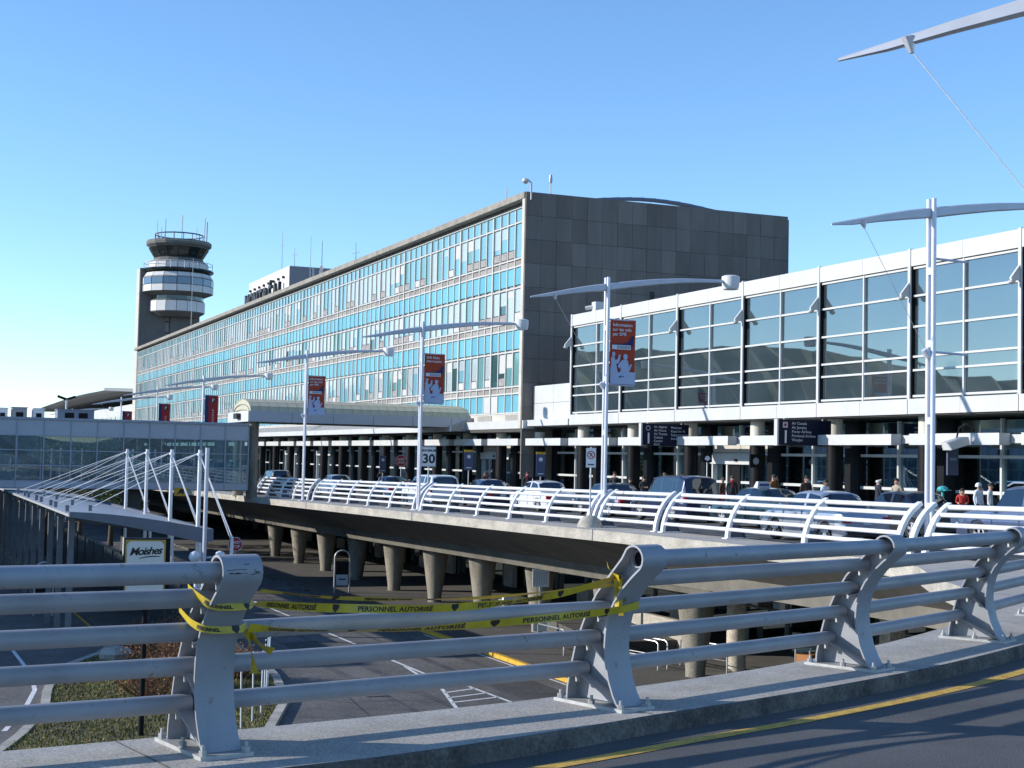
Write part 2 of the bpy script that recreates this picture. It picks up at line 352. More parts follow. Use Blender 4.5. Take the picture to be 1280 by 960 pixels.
# wooded ridge out to the left, mirrored in the concourse glass
mh = mat('ridge_woods', (.10, .125, .075), 1, 0, .4, .05, .6, col2=(.15, .16, .09))
hill = MB(); rg = random.Random(5); rows = []
for j in range(5):
    row = []
    for i in range(220):
        a = R(-80+150*i/219); d = 420+j*45; ad = math.degrees(a); hh = (0, 22, 38, 52, 20)[j]*(.55+.45*math.exp(-((ad+24)/15)**2)+.03*math.sin(i*.35)+.015*math.sin(i*.9)) + rg.uniform(-1.2, 1.2)*(j > 0); hh *= min(1, max(.16, (4-ad)/14))
        row.append((d*math.sin(a), d*math.cos(a)+rg.uniform(-6, 6), -7.9+max(0, hh)+(2 if j else 0)))
    rows.append(row)
hill.sheet(rows); struct('hills', hill, mh)
hill = MB(); rows = []                     # unseen ridge added to the south, darkens the reflections in the skybridge glass
for j in range(4):
    row = []
    for i in range(120):
        a = R(60+175*i/119); d = 380+j*40; hh = (0, 12, 20, 8)[j]*(.8+.2*math.sin(i*.3)+.1*math.sin(i*.9))+rg.uniform(-1, 1)*(j > 0)
        row.append((d*math.sin(a), d*math.cos(a), -7.9+hh))
    rows.append(row)
hill.sheet([r[::-1] for r in rows]); struct('unseen_ridge', hill, mh)
# ================================================================== UPPER DECK
# outer edge of the departures deck, walked from the near gore to the far end: (x, y, z)
edge = [(12.2, 14.3, -1.72), (13.95, 16.45, -1.78), (15.5, 18.6, -1.86), (17.0, 20.9, -1.97), (19.0, 23.9, -2.08), (20.4, 26.0, -2.12), (21.2, 28.2, -2.14)]
ys = [31, 34, 38, 41.5, 41.6, 46, 50, 53.5, 58, 62, 65.5, 70, 75, 80, 84.6, 89, 94, 100, 106, 112, 126, 140, 160, 190, 225, 260]
edge += [(21.3, y, zd(y)) for y in ys]
top = MB(); fas = MB(); sof = MB(); so2 = MB()
def nrm(i):
    a = Vector(edge[max(0, i-1)][:2]); b = Vector(edge[min(len(edge)-1, i+1)][:2]); t = (b-a).normalized(); return Vector((t.y, -t.x))
rt, rf, rs = [], [], []
for i, (x, y, z) in enumerate(edge):
    n = nrm(i)
    q = lambda d, dz: (x+n.x*d, y+n.y*d, z+dz)
    rt.append([(x, y, z), q(2.1, .0), (max(40, x+12), y, z)])
    rf.append([q(.0, 0), q(.0, -.35)])
    if y < 41.55: rs.append([q(.002, -.35), q(1.55, -1.14), q(1.56, -1.62), q(2.3, -1.64), q(3.2, -1.70), (max(40, x+12), y, z-1.8)])
    else: rs.append([q(.002, -.35), q(2.2, -.95), q(4.2, -1.72), q(4.4, -2.25), q(6.2, -2.3), (max(40, x+12), y, z-2.35)])
top.sheet([r[::-1] for r in rt]); fas.sheet(rf); sof.sheet(rs)
deck = struct('upper_deck', top, M_CONC)
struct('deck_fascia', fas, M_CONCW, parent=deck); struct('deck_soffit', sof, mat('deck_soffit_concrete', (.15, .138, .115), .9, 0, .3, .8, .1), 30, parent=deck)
for y in (43.8, 62, 80, 98): struct('expansion_joint', MB().box(21.27, 21.31, y, y+.14, zd(y)-.33, zd(y)+.006), M_BASEP, parent=deck)
rd = MB(); rd.sheet([[(31.6, y, zd(y)+.006), (23.45, y, zd(y)+.006)] for y in range(20, 261, 4)]); struct('upper_road', rd, M_ASPU)
sw = MB()
for y in range(20, 260, 4):
    sw.add([(31.6, y, zd(y)), (39.6, y, zd(y)), (39.6, y+4, zd(y+4)), (31.6, y+4, zd(y+4))]+[(31.6, y, zd(y)+.15), (39.6, y, zd(y)+.15), (39.6, y+4, zd(y+4)+.15), (31.6, y+4, zd(y+4)+.15)], [(4, 5, 6, 7), (0, 4, 7, 3)])
struct('upper_sidewalk', sw, M_SIDE)
for y in range(32, 110, 6): struct('lane_dash', MB().sheet([[(27.25, yy, zd(yy)+.01), (27.13, yy, zd(yy)+.01)] for yy in (y, y+2.6)]), M_LINE, parent=deck)

# columns that carry the deck: inverted cones, wide at the head
colm = MB().lathe([(.36, -7.9), (.36, -7.4), (.72, -4.75)], 20)
cm = colm.mesh('deck_column', M_COLM, 40)
lampb = MB().lathe([(.10, -.08), (.13, 0), (.13, .16), (.09, .2)], 10); lm_ = lampb.mesh('flood_lamp', M_WHITE, 40)
cl = ('nearest tapered concrete column under the deck edge', 'second nearest tapered column under the deck', 'tapered column beside the white notice board', 'tapered deck column right of the parking ticket box', 'fourth tapered deck column counted from the far road', 'tapered deck column third from the dark corner', 'tapered deck column just right of the arched sign', 'tapered column in the dark behind the arched sign', 'far tapered column under the skybridge corner', 'farthest dark column under the end of the deck')
for i, y in enumerate((46.9, 53.9, 60.8, 67.8, 74.6, 81.5, 88.8, 96, 103, 110)):
    o = link('deck_column', cm, None, (27.0, y, H)); tag(o, cl[i], 'column', 'tapered columns under the upper deck')
    d = zd(y)+2.67
    if i not in (0, 1): link('flood_lamp', lm_, o, (-.72, -.25, -4.72))
for x, y, lb in ((29.3, 47.9, 'round concrete pillar behind the nearest tapered column'), (31.5, 41.5, 'pale square pillar at the right end of the opening')):
    mb = MB().lathe([(.36, -7.9), (.36, -4.0)], 20) if x < 30 else MB().box(-.3, .3, -.3, .3, -7.9, -4)
    o = solo('round_pillar' if x < 30 else 'square_pillar', mb, mat('pillar_concrete', (.52, .46, .38), .9, 0, .25, 3, .1, fine=18), lb, 'column', (x, y, 0), 0, 40)

# arrivals front under the deck: dark glass in pale frames
T = thing('arrivals_front', 'dark glazed arrivals level wall in shade under the deck', 'building', (35.2, 60, -7.66))
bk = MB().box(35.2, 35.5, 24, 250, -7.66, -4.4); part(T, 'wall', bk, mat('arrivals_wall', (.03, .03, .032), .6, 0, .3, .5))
fr = MB().box(35.02, 35.196, 24.1, 24.25, -7.64, -4.5)
fm = [MB().box(-.08, .08, -.06, .06, 0, 3.1).mesh('window_frame', mat('dull_frame', (.22, .22, .22), .5)), MB().box(-.02, .02, -1.84, 1.84, 0, 2.9).mesh('window_pane', GL_STORE), MB().box(-.05, .05, -1.9, 1.9, -.04, .04).mesh('transom_bar', MATS['dull_frame'])]
I = inv_of(T)
for k in range(26):
    y = 26+k*3.9
    for nm, me, p in (('mullion', fm[0], (35.08, y, -7.64)), ('window_pane', fm[1], (35.12, y+1.95, -7.5)), ('transom_bar', fm[2], (35.08, y+1.95, -6.2))):
        link(nm, me, T, I @ Vector(p))
inn = MB()
for k in range(24):
    y = 30+k*5.2
    inn.box(34.6, 34.9, y, y+1.4, -7.66, -6.7+random.uniform(-.2, .4))
part(T, 'planter_box', inn, mat('pale_box', (.5, .49, .46), .7, 0, .2, 2), stuff=True)

# ================================================================== NEAR RAMP
P = [(-9.6, 7.75), (-6.9, 7.72), (-4.0, 7.78), (-1.1, 8.07), (1.70, 8.56), (4.6, 9.3), (7.47, 10.47), (9.95, 11.82), (12.35, 13.45), (14.7, 15.35), (16.9, 17.5)]
PV = [Vector(p) for p in P]
def tn(i):
    a = PV[max(0, i-1)]; b = PV[min(len(P)-1, i+1)]; t = (b-a).normalized(); return t, Vector((-t.y, t.x))
def curve(n=8):
    out = []
    for i in range(len(PV)-1):
        p0, p1, p2, p3 = PV[max(0, i-1)], PV[i], PV[i+1], PV[min(len(PV)-1, i+2)]
        for k in range(n):
            t = k/n; out.append(.5*((2*p1)+(p2-p0)*t+(2*p0-5*p1+4*p2-p3)*t*t+(3*p1-p0-3*p2+p3)*t**3))
    out.append(PV[-1]); return out
CV = curve()
def cn(i):
    t = (CV[min(i+1, len(CV)-1)]-CV[max(0, i-1)]).normalized(); return Vector((-t.y, t.x))
ZS = -1.68; ZR = -1.80
def off(i, s, z): n = cn(i); p = CV[i]+n*s; return (p.x, p.y, z)
def sb(i):      # the walk narrows a little and then opens into the gore on the right
    x = CV[i].x; return .40 if x < 7 else .40+min(.35, (x-7)*.05)
def sf(i):
    x = CV[i].x; return -.74 if x < 2.5 else lerp(-.74, -.52, min(1, (x-2.5)/2.2))
slab = MB(); n = len(CV)
slab.sheet([[off(i, sb(i), ZS-.75), off(i, sb(i)+.0, ZS), off(i, sf(i)+.015, ZS)] for i in range(n)])
walk = struct('ramp_walk', slab, M_CONC)
kb = MB(); kb.sheet([[off(i, sf(i)+.015, ZS-.0005), off(i, sf(i), ZS-.015), off(i, sf(i)-.015, ZR-.05)] for i in range(n)])
struct('kerb_face', kb, M_CONCK, parent=walk)
for i in range(4, n, 9):
    t = Vector(off(i, sb(i), ZS+.002)); e = Vector(off(i, sf(i)-.002, ZS+.002)); d = (CV[min(i+1, n-1)]-CV[i-1]).normalized()*.005; d = Vector((d.x, d.y, 0))
    j = MB().add([t-d, e-d, e+d, t+d], [(0, 1, 2, 3)]); e2 = e+Vector((0, 0, -.2))
    struct('slab_joint', j, M_CONCK, parent=walk)
rdm = MB(); rdm.sheet([[off(i, sf(i)-.0, ZR), off(i, -9-max(0, CV[i].x)*.35, ZR)] for i in range(n)]); ramp = struct('ramp_road', rdm, M_ASPH)
yl = MB(); yl.sheet([[off(i, sf(i)-.27, ZR+.004), off(i, sf(i)-.385, ZR+.004)] for i in range(n)]); struct('edge_line', yl, mat('worn_yellow', (.60, .37, .07), .85, 0, .3, 9, .3, fine=120), parent=ramp)

# ------------------------------------------------------------------ railing posts, shared by the near and the far railing
BK = [(.22, .025), (.215, .10), (.19, .22), (.135, .42), (.045, .61), (-.06, .775), (-.20, .925), (-.30, 1.03)]
c0, r0 = (-.41, 1.028), .096
CUR = [(c0[0]+r0*math.cos(a), c0[1]+r0*math.sin(a)) for a in [R(44+k*22.5) for k in range(9)]]
FR = [(-.40, .897), (-.315, .815), (-.24, .72), (-.19, .62), (-.165, .52), (-.158, .42), (-.17, .32), (-.20, .20), (-.245, .10), (-.295, .025)]
LOOP = BK+CUR+FR
BARS = [(-.378, 1.025, .060), (-.185, .868, .054), (-.080, .668, .054), (.025, .462, .054), (.128, .235, .054)]
def post_meshes(wd, tk, m, fancy=True):
    fl = MB(); n = len(LOOP); g_ = []
    for i, (s, z) in enumerate(LOOP):
        a = Vector(LOOP[max(0, i-1)]); b = Vector(LOOP[min(n-1, i+1)]); t = (b-a).normalized(); q = Vector((t.y, -t.x))*tk
        g_.append([(-wd/2, s, z), (wd/2, s, z), (wd/2, s-q.x, z-q.y), (-wd/2, s-q.x, z-q.y)])
    fl.loft(g_); flange = fl.mesh('flange', m, 35)
    wb = MB(); poly = BK+CUR+FR; ins = []
    for i, (s, z) in enumerate(poly):
        a = Vector(poly[max(0, i-1)]); b = Vector(poly[min(len(poly)-1, i+1)]); t = (b-a).normalized(); ins.append((s-t.y*tk*.6, max(.03, z+t.x*tk*.6)))
    wb.prism([(-.008, s, z) for s, z in ins], (.016, 0, 0)); web = wb.mesh('web_plate', m)
    stiffs = []
    for (a, b) in (((.10, .20), (-.262, .04)), ((.0, .43), (-.168, .30)), ((-.19, .63), (-.08, .60))) if fancy else (((.10, .20), (-.262, .04)),):
        for sg in (-1, 1):
            stf = MB(); x0, x1 = sorted((sg*.009, sg*(wd/2-.012)))
            d = Vector((b[0]-a[0], b[1]-a[1])).normalized(); q = Vector((-d.y, d.x))*.006
            stf.prism([(x0, a[0]+q.x, a[1]+q.y), (x0, b[0]+q.x, b[1]+q.y), (x0, b[0]-q.x, b[1]-q.y), (x0, a[0]-q.x, a[1]-q.y)], (x1-x0, 0, 0)); stiffs.append(stf.mesh('stiffener', m))
    bp = MB().box(-wd/2-.04, wd/2+.04, -.37, .30, -.002, .022); base = bp.mesh('base_plate', M_BASEP if fancy else m)
    bo = MB(); bo.lathe([(.024, .022), (.024, .05)], 6); bo.lathe([(.011, .05), (.011, .078)], 8); bolt = bo.mesh('bolt', M_BASEP)
    return flange, web, stiffs, base, bolt
def add_post(T, pm, p, rz, sc=1, bolts=True, wd=.235):
    fl, wb, stf, bs, bo = pm
    o = link('post', fl, T, p, rz, (sc, sc, sc)); link('web_plate', wb, o); [link('stiffener', q, o) for q in stf]; link('base_plate', bs, o)
    if bolts:
        for sx in (-1, 1):
            for y in (-.33, -.05, .26): link('bolt', bo, o, (sx*(wd/2+.012), y, 0))
    return o
NEARP = post_meshes(.235, .014, M_RAIL)
T = thing('guard_railing', 'near silver tubular guard railing with curved posts along the ramp', 'railing', (4.6, 9.3, ZS))
I = inv_of(T)
for i in range(3, len(P)-2):
    t, nn = tn(i); add_post(T, NEARP, I @ Vector((P[i][0], P[i][1], ZS)), math.atan2(t.y, t.x))
def bpos(i, b, sh=0):
    t, nn = tn(i); p = PV[i]+nn*BARS[b][0]+t*sh; return Vector((p.x, p.y, ZS+BARS[b][1]))
for i in range(2, len(P)-2):
    for b in range(5):
        if i == 4 and b < 2: continue          # the two upper tubes are missing from the taped-off bay
        a, c = bpos(i, b, .02), bpos(i+1, b, -.02)
        part(T, 'rail_tube', MB().tube([a, a.lerp(c, .5), c], BARS[b][2], 18), M_RAIL, 50)
        for q, e in ((a, c), (c, a)):
            d = (e-q).normalized()
            part(T, 'tube_clip', MB().box(q.x+d.x*.07-.012, q.x+d.x*.07+.012, q.y+d.y*.07-.012, q.y+d.y*.07+.012, q.z-BARS[b][2]-.035, q.z-BARS[b][2]+.004), M_BASEP)
# open sleeves left in the two posts beside the gap
for i, sg in ((4, 1), (5, -1)):
    t, nn = tn(i)
    for b in range(2):
        c = bpos(i, b, sg*.012); d = Vector((t.x, t.y, 0)); u = Vector((0, 0, 1)); v = d.cross(u); rr = BARS[b][2]
        mb = MB(); ring = lambda r, k: [c+d*(sg*k)+(u*math.cos(a*.3927)+v*math.sin(a*.3927))*r for a in range(16)]
        mb.loft([ring(rr, -.005), ring(rr, .03), ring(rr-.008, .03), ring(rr-.008, -.004)], True, False)
        part(T, 'tube_sleeve', mb, M_RAIL, 40)
        mb = MB().add(ring(rr-.008, .0015), [tuple(range(16)) if sg < 0 else tuple(range(15, -1, -1))]); part(T, 'sleeve_dark', mb, M_DARK)  # dark disc in place of the open hole, its inner shade painted

# scuffs where something scraped the curl of the left post
sc_ = MB(); rs_ = random.Random(4); t_, n_ = tn(4)
for k in range(16):
    u = -.10+.2*rs_.random(); a = R(rs_.choice((178, 180, 182, 150, 168))+rs_.uniform(-2, 2)); ln = rs_.uniform(.008, .05)
    q = []
    for du, da in ((0, 0), (ln, rs_.uniform(-1, 1)), (ln, 2.2), (0, 1.6)):
        aa = a+R(da); s_ = c0[0]+(r0+.0015)*math.cos(aa); z_ = c0[1]+(r0+.0015)*math.sin(aa); p_ = PV[4]+n_*s_+t_*min(.113, u+du); q.append((p_.x, p_.y, ZS+z_))
    sc_.add(q, [(0, 1, 2, 3)])
part(T, 'scuff_marks', sc_, M_DARK)
# ------------------------------------------------------------------ caution tapes across the gap
M_TAPE = mat('caution_tape', (.50, .37, .02), .38, 0, .18, 9, .15)
def ribbon(T, pts, tw, wd=.075, text='', ts=.05, tstart=.1, gap=.12, rep=2, name='tape_strand'):
    """a twisted ribbon through pts (world); tw: roll angle along it; lettering laid onto it"""
    n = 60; Pp = [Vector(p) for p in pts]
    def at(u):
        u = max(0, min(.99999, u)); k = u*(len(Pp)-1); i = int(k); f = k-i
        p0, p1, p2, p3 = Pp[max(0, i-1)], Pp[i], Pp[i+1], Pp[min(len(Pp)-1, i+2)]
        return .5*((2*p1)+(p2-p0)*f+(2*p0-5*p1+4*p2-p3)*f*f+(3*p1-p0-3*p2+p3)*f**3)
    def roll(u):
        k = u*(len(tw)-1); i = min(len(tw)-2, int(k)); f = k-i; f = f*f*(3-2*f); return lerp(tw[i], tw[i+1], f)
    L = sum((at((k+1)/n)-at(k/n)).length for k in range(n))
    def fr(u):
        p = at(u); t = (at(u+.01)-at(u-.01)).normalized(); s = t.cross(Vector((0, 0, 1))).normalized(); up = s.cross(t)
        a = roll(u); w_ = up*math.cos(a)+s*math.sin(a); return p, w_, t.cross(w_)
    mb = MB(); a_, b_ = [], []
    for k in range(n+1):
        p, w_, nn = fr(k/n); a_.append([p-w_*wd/2, p+w_*wd/2])
    mb.sheet(a_); part(T, name, mb, M_TAPE, 60)
    for r_ in range(rep):
        st_ = tstart+r_*(len(text)*ts*.72+gap)
        def fn(x, y, z):
            u = (st_+x)/L; p, w_, nn = fr(min(1, u)); return p+w_*(y-ts*.36)+nn*.0015
        if text and st_+len(text)*ts*.72 < L: part(T, 'lettering', text_mb(text, ts, fn, bold=.0014, spacing=1.05), M_BLACK)
        # small black shield printed between the words
        sx = st_+len(text)*ts*.72+.03
        if sx < L-.1:
            sh = MB(); f2 = lambda x, y: (lambda q: q[0]+q[1]*y-q[2]*-.0015)(fr((sx+x)/L))
            sh.add([f2(0, .022), f2(.045, .022), f2(.045, -.002), f2(.0225, -.026), f2(0, -.002)], [(0, 1, 2, 3, 4)]); part(T, 'shield_mark', sh, M_BLACK)
def rp(i, s, z, sh=0):
    t, nn = tn(i); p = PV[i]+nn*s+t*sh; return (p.x, p.y, ZS+z)
def mid(u, s, z, bow=0):
    a = Vector(rp(4, s, z)); b = Vector(rp(5, s, z)); p = a.lerp(b, u); return tuple(p)
TA = thing('caution_tape', 'topmost thin yellow caution tape sagging from the left post curl', 'caution tape', mid(.5, -.3, .8), 0, 'yellow tapes across the gap in the railing')
ribbon(TA, [rp(4, -.42, .92, .14), mid(.25, -.33, .845), mid(.55, -.24, .80), mid(.8, -.2, .815), rp(5, -.19, .84, -.02)], [.9, 1.25, .7, 1.3, .8, 1.15, .5, .9], .034, 'PERSONNEL AUTORISÉ', .026, .25, .25, 2)
TB = thing('caution_tape', 'wide yellow caution tape knotted through the right post sleeve', 'caution tape', mid(.5, -.2, .77), 0, 'yellow tapes across the gap in the railing')
ribbon(TB, [rp(4, -.37, .845, .14), mid(.22, -.30, .79), mid(.5, -.26, .75), mid(.78, -.24, .79), rp(5, -.22, .90, -.02)], [1.0, .5, .2, -.1, .45, .1, .9, .3, .5, 1.1], .052, 'PERSONNEL AUTORISÉ', .042, .16, .2, 3)
# the loose knot and its hanging ends
for k, (dx, ln, tw) in enumerate(((-.03, .20, .4), (.0, .25, 1.1), (.03, .16, -.4))):
    b = rp(5, -.24, .885, -.075+dx); ribbon(TB, [b, (b[0]+.004, b[1]-.01, b[2]-ln*.5), (b[0]+.012*k, b[1]-.02, b[2]-ln)], [tw+1.57, tw+1.3, tw+1.8], .035, '', .03, 0, 0, 0, 'tape_end')
ribbon(TB, [rp(5, -.10, .97, -.05), rp(5, -.2, .92, -.10), rp(5, -.30, .89, -.135)], [.3, .8, .3], .05, '', .03, 0, 0, 0, 'tape_knot')
TC = thing('caution_tape', 'lowest yellow caution tape drawn across the third rail tube', 'caution tape', mid(.5, -.2, .58), 0, 'yellow tapes across the gap in the railing')
ribbon(TC, [rp(4, -.285, .70, .145), mid(.2, -.24, .655), mid(.45, -.22, .625), mid(.75, -.22, .64), rp(5, -.27, .675, -.14), rp(5, -.262, .70, .10)], [.3, 1.1, 1.3, 1.0, .4, -.1, .35, .1, .1], .052, 'PERSONNEL AUTORISÉ', .042, .22, .2, 3)
TD = thing('caution_tape', 'yellow caution tape wrapped twice around the left railing post', 'caution tape', rp(4, -.25, .75), 0, 'yellow tapes across the gap in the railing')
for z, dz in ((.835, .02), (.70, .0)):
    s_ = -.32 if z > .8 else -.245
    ribbon(TD, [rp(4, .02 if z < .8 else -.10, z+.09, -.15), rp(4, s_+.06, z+.03+dz, -.155), rp(4, s_-.028, z, -.09), rp(4, s_-.03, z-.005, .09), rp(4, s_+.01, z+.01, .155)], [.2, .1, -.35, -.35, -.1], .042, 'PERSONNEL', .027, .20, .3, 1)
b = rp(4, -.235, .68, .15)
for k in range(2): ribbon(TD, [b, (b[0]+.03+.05*k, b[1]-.02, b[2]-.11+.03*k), (b[0]+.05+.10*k, b[1]-.03, b[2]-.24+.12*k)], [.5, 1.2, .6], .06, '', .03, 0, 0, 0, 'tape_end')

# ================================================================== FAR RAILING ON THE DECK EDGE
def far_post():
    cv = [(.215, 0), (.21, .10), (.185, .25), (.135, .43), (.055, .62), (-.055, .80), (-.19, .95), (-.36, 1.085), (-.43, 1.12)]
    fl = MB(); g_ = []
    for i, (s, z) in enumerate(cv):
        a = Vector(cv[max(0, i-1)]); b = Vector(cv[min(len(cv)-1, i+1)]); t = (b-a).normalized(); q = Vector((t.y, -t.x))*.085
        g_.append([(-.07, s, z), (.07, s, z), (.07, s-q.x, z-q.y), (-.07, s-q.x, z-q.y)])
    fl.loft(g_); flange = fl.mesh('flange', M_WHITER, 35)
    m = mat('shoe_plate_shaded', (.10, .105, .14), .5, .2, .1, 3)  # dark blue grey: the shade on these plates is put into their colour
    web = MB().prism([(-.012, .15, .03), (-.012, .10, .36), (-.012, -.16, .36), (-.012, -.34, .03)], (.024, 0, 0)).mesh('web_plate', m)
    stiff = MB().prism([(-.05, -.15, .35), (-.05, -.33, .03), (-.05, -.345, .03), (-.05, -.165, .35)], (.1, 0, 0)).mesh('stiffener', m)
    base = MB().box(-.12, .12, -.37, .27, -.002, .022).mesh('base_plate', M_WHITER)
    return flange, web, [stiff], base, None
FARP = far_post()
SC = 1.17; RX = 22.95
def far_section(y0, y1, npost, label, extra=[], x=RX):
    T = thing('guard_railing', label, 'railing', (x, y0, zd(y0)), 0, 'white curved guard railings along the deck edge'); I = inv_of(T)
    yy = [lerp(y0, y1, k/(npost-1)) for k in range(npost)]
    for y in yy+extra: add_post(T, FARP, I @ Vector((x, y, zd(y)+.002)), R(90), SC, False)
    for b in range(5):
        for k in range(npost-1):
            a, c = [Vector((x-BARS[b][0]*SC, y, zd(y)+BARS[b][1]*SC)) for y in (yy[k], yy[k+1])]
            part(T, 'rail_tube', MB().tube([a, c], BARS[b][2]*SC*.92, 8), M_WHITER, 50)
far_section(18.0, 28.75, 4, 'white railing section right of the nearest lamp post')
far_section(29.85, 41.7, 4, 'white railing section with an end post beside the nearest lamp post', [29.3])
far_section(42.2, 46.35, 2, 'short white railing section just right of the lamp post with SMS banner')
far_section(47.25, 65.0, 6, 'white railing section between the no parking sign and the 30 sign', [46.8])
far_section(66.1, 84.0, 6, 'white railing section in front of the long barrel canopy', [65.5])
far_section(85.2, 98.5, 5, 'farthest white railing section ending at the skybridge pillar')
# ================================================================== LAMP POSTS
def lamp_meshes():
    po = MB().tube([(0, 0, 0), (0, 0, 8.8)], .062, 10); pole = po.mesh('pole', M_POLE, 50)
    ln = .0
    pts = [(-2.95, 7.93), (-2.3, 8.08), (-1.5, 8.27), (-.7, 8.44), (0, 8.56), (1, 8.72), (2, 8.85), (3, 8.94), (4, 8.98), (4.75, 9.0)]
    th = [.025, .11, .16, .21, .24, .22, .19, .15, .11, .09]; wd = [.05, .10, .13, .15, .16, .15, .14, .12, .11, .10]
    a = MB(); a.loft([[(x, -w_/2, z), (x, -w_*.5, z-t*.85), (x, -w_*.25, z-t), (x, w_*.25, z-t), (x, w_*.5, z-t*.85), (x, w_/2, z), (x, 0, z+.03)] for (x, z), t, w_ in zip(pts, th, wd)])
    arm = a.mesh('arm', mat('lamp_arm_paint', (.48, .49, .54), .4, .2, .08, 2), 40)
    l_ = MB().lathe([(.28, -.30), (.31, -.22), (.33, .0), (.33, .16), (.26, .2)], 18, (5.05, 0, 9.0)); lum = l_.mesh('luminaire', mat('luminaire_shell', (.66, .66, .66), .5), 40)
    le = MB().lathe([(.26, -.315), (.27, -.295)], 16, (5.05, 0, 9.0)); lens = le.mesh('lens', mat('lamp_lens', (.5, .5, .48), .2))
    br = MB(); br.tube([(-2.05, 0, 8.12), (-2.0, 0, 7.9)], [.11, .03], 8); bracket = br.mesh('cable_bracket', M_POLE, 40); clampm = MB().tube([(-.06, 0, 4.9), (-.2, 0, 5.05)], [.11, .08], 10).mesh('cable_clamp', M_POLE, 40)
    cb = MB().tube([(-2.0, 0, 7.92), (-.15, 0, 5.05)], .007, 5); cab = cb.mesh('stay_cable', M_BASEP)
    st_ = MB()
    for z in (1.2, 3.3, 5.2, 7.0): st_.box(-.05, .05, -.13, .13, z-.09, z+.09)
    tie = st_.mesh('pole_tie', M_POLE)
    bs = MB().box(-.22, .22, -.26, .26, 0, .05); base = bs.mesh('base_plate', M_POLE)
    ba = MB()
    for z in (7.32, 5.0): ba.tube([(.05, 0, z), (1.12, 0, z-.02)], .03, 8)
    banarm = ba.mesh('banner_arm', M_POLE)
    return dict(pole=pole, arm=arm, luminaire=lum, bracket=bracket, cable=cab, tie=tie, base=base, banarm=banarm, lens=lens, clamp=clampm)
LM = lamp_meshes()
def lamp(x, y, z, label, banner=True, rz=0, h=8.8):
    T = thing('lamp_post', label, 'lamp post', (x, y, z), rz, 'twin pole lamp posts along the deck')
    for sy in (-.10, .10): link('pole', LM['pole'], T, (0, sy, 0))
    link('arm', LM['arm'], T, (0, 0, 0)); l_ = link('luminaire', LM['luminaire'], T, (0, 0, 0)); link('lens', LM['lens'], l_)
    link('cable_bracket', LM['bracket'], T, (0, 0, 0)); link('stay_cable', LM['cable'], T, (0, 0, 0)); link('cable_clamp', LM['clamp'], T); link('pole_tie', LM['tie'], T); link('base_plate', LM['base'], T)
    if banner: link('banner_arm', LM['banarm'], T)
    return T
LP = [(23.55, 29.6, -2.14, 'nearest whole lamp post, with bare banner arms', 1), (23.2, 46.9, -2.29, 'lamp post carrying the red Information sur les vols banner', 1),
      (22.75, 65.4, -2.46, 'lamp post carrying the red SMS flight information banner', 1), (22.3, 84.6, -2.67, 'lamp post with a small red banner before the barrel canopy', 1),
      (21.9, 113.5, -2.9, 'lamp post with the tallest red P banner behind the skybridge', 1), (21.7, 133.5, -3.02, 'lamp post with the middle P banner beyond the skybridge', 1), (22.2, 159.5, -3.12, 'farthest banner lamp post, its P banner barely above the skybridge', 1), (22.2, 205, -3.3, 'thin distant lamp post left of the office block corner', 0)]
for x, y, z, lb, b in LP: lamp(x, y, z, lb, b)
lo = lamp(12.88, 13.48, -1.70, 'lamp post arm reaching in at the upper right corner', False, R(-53)); lo.scale = (1, 1, .876)
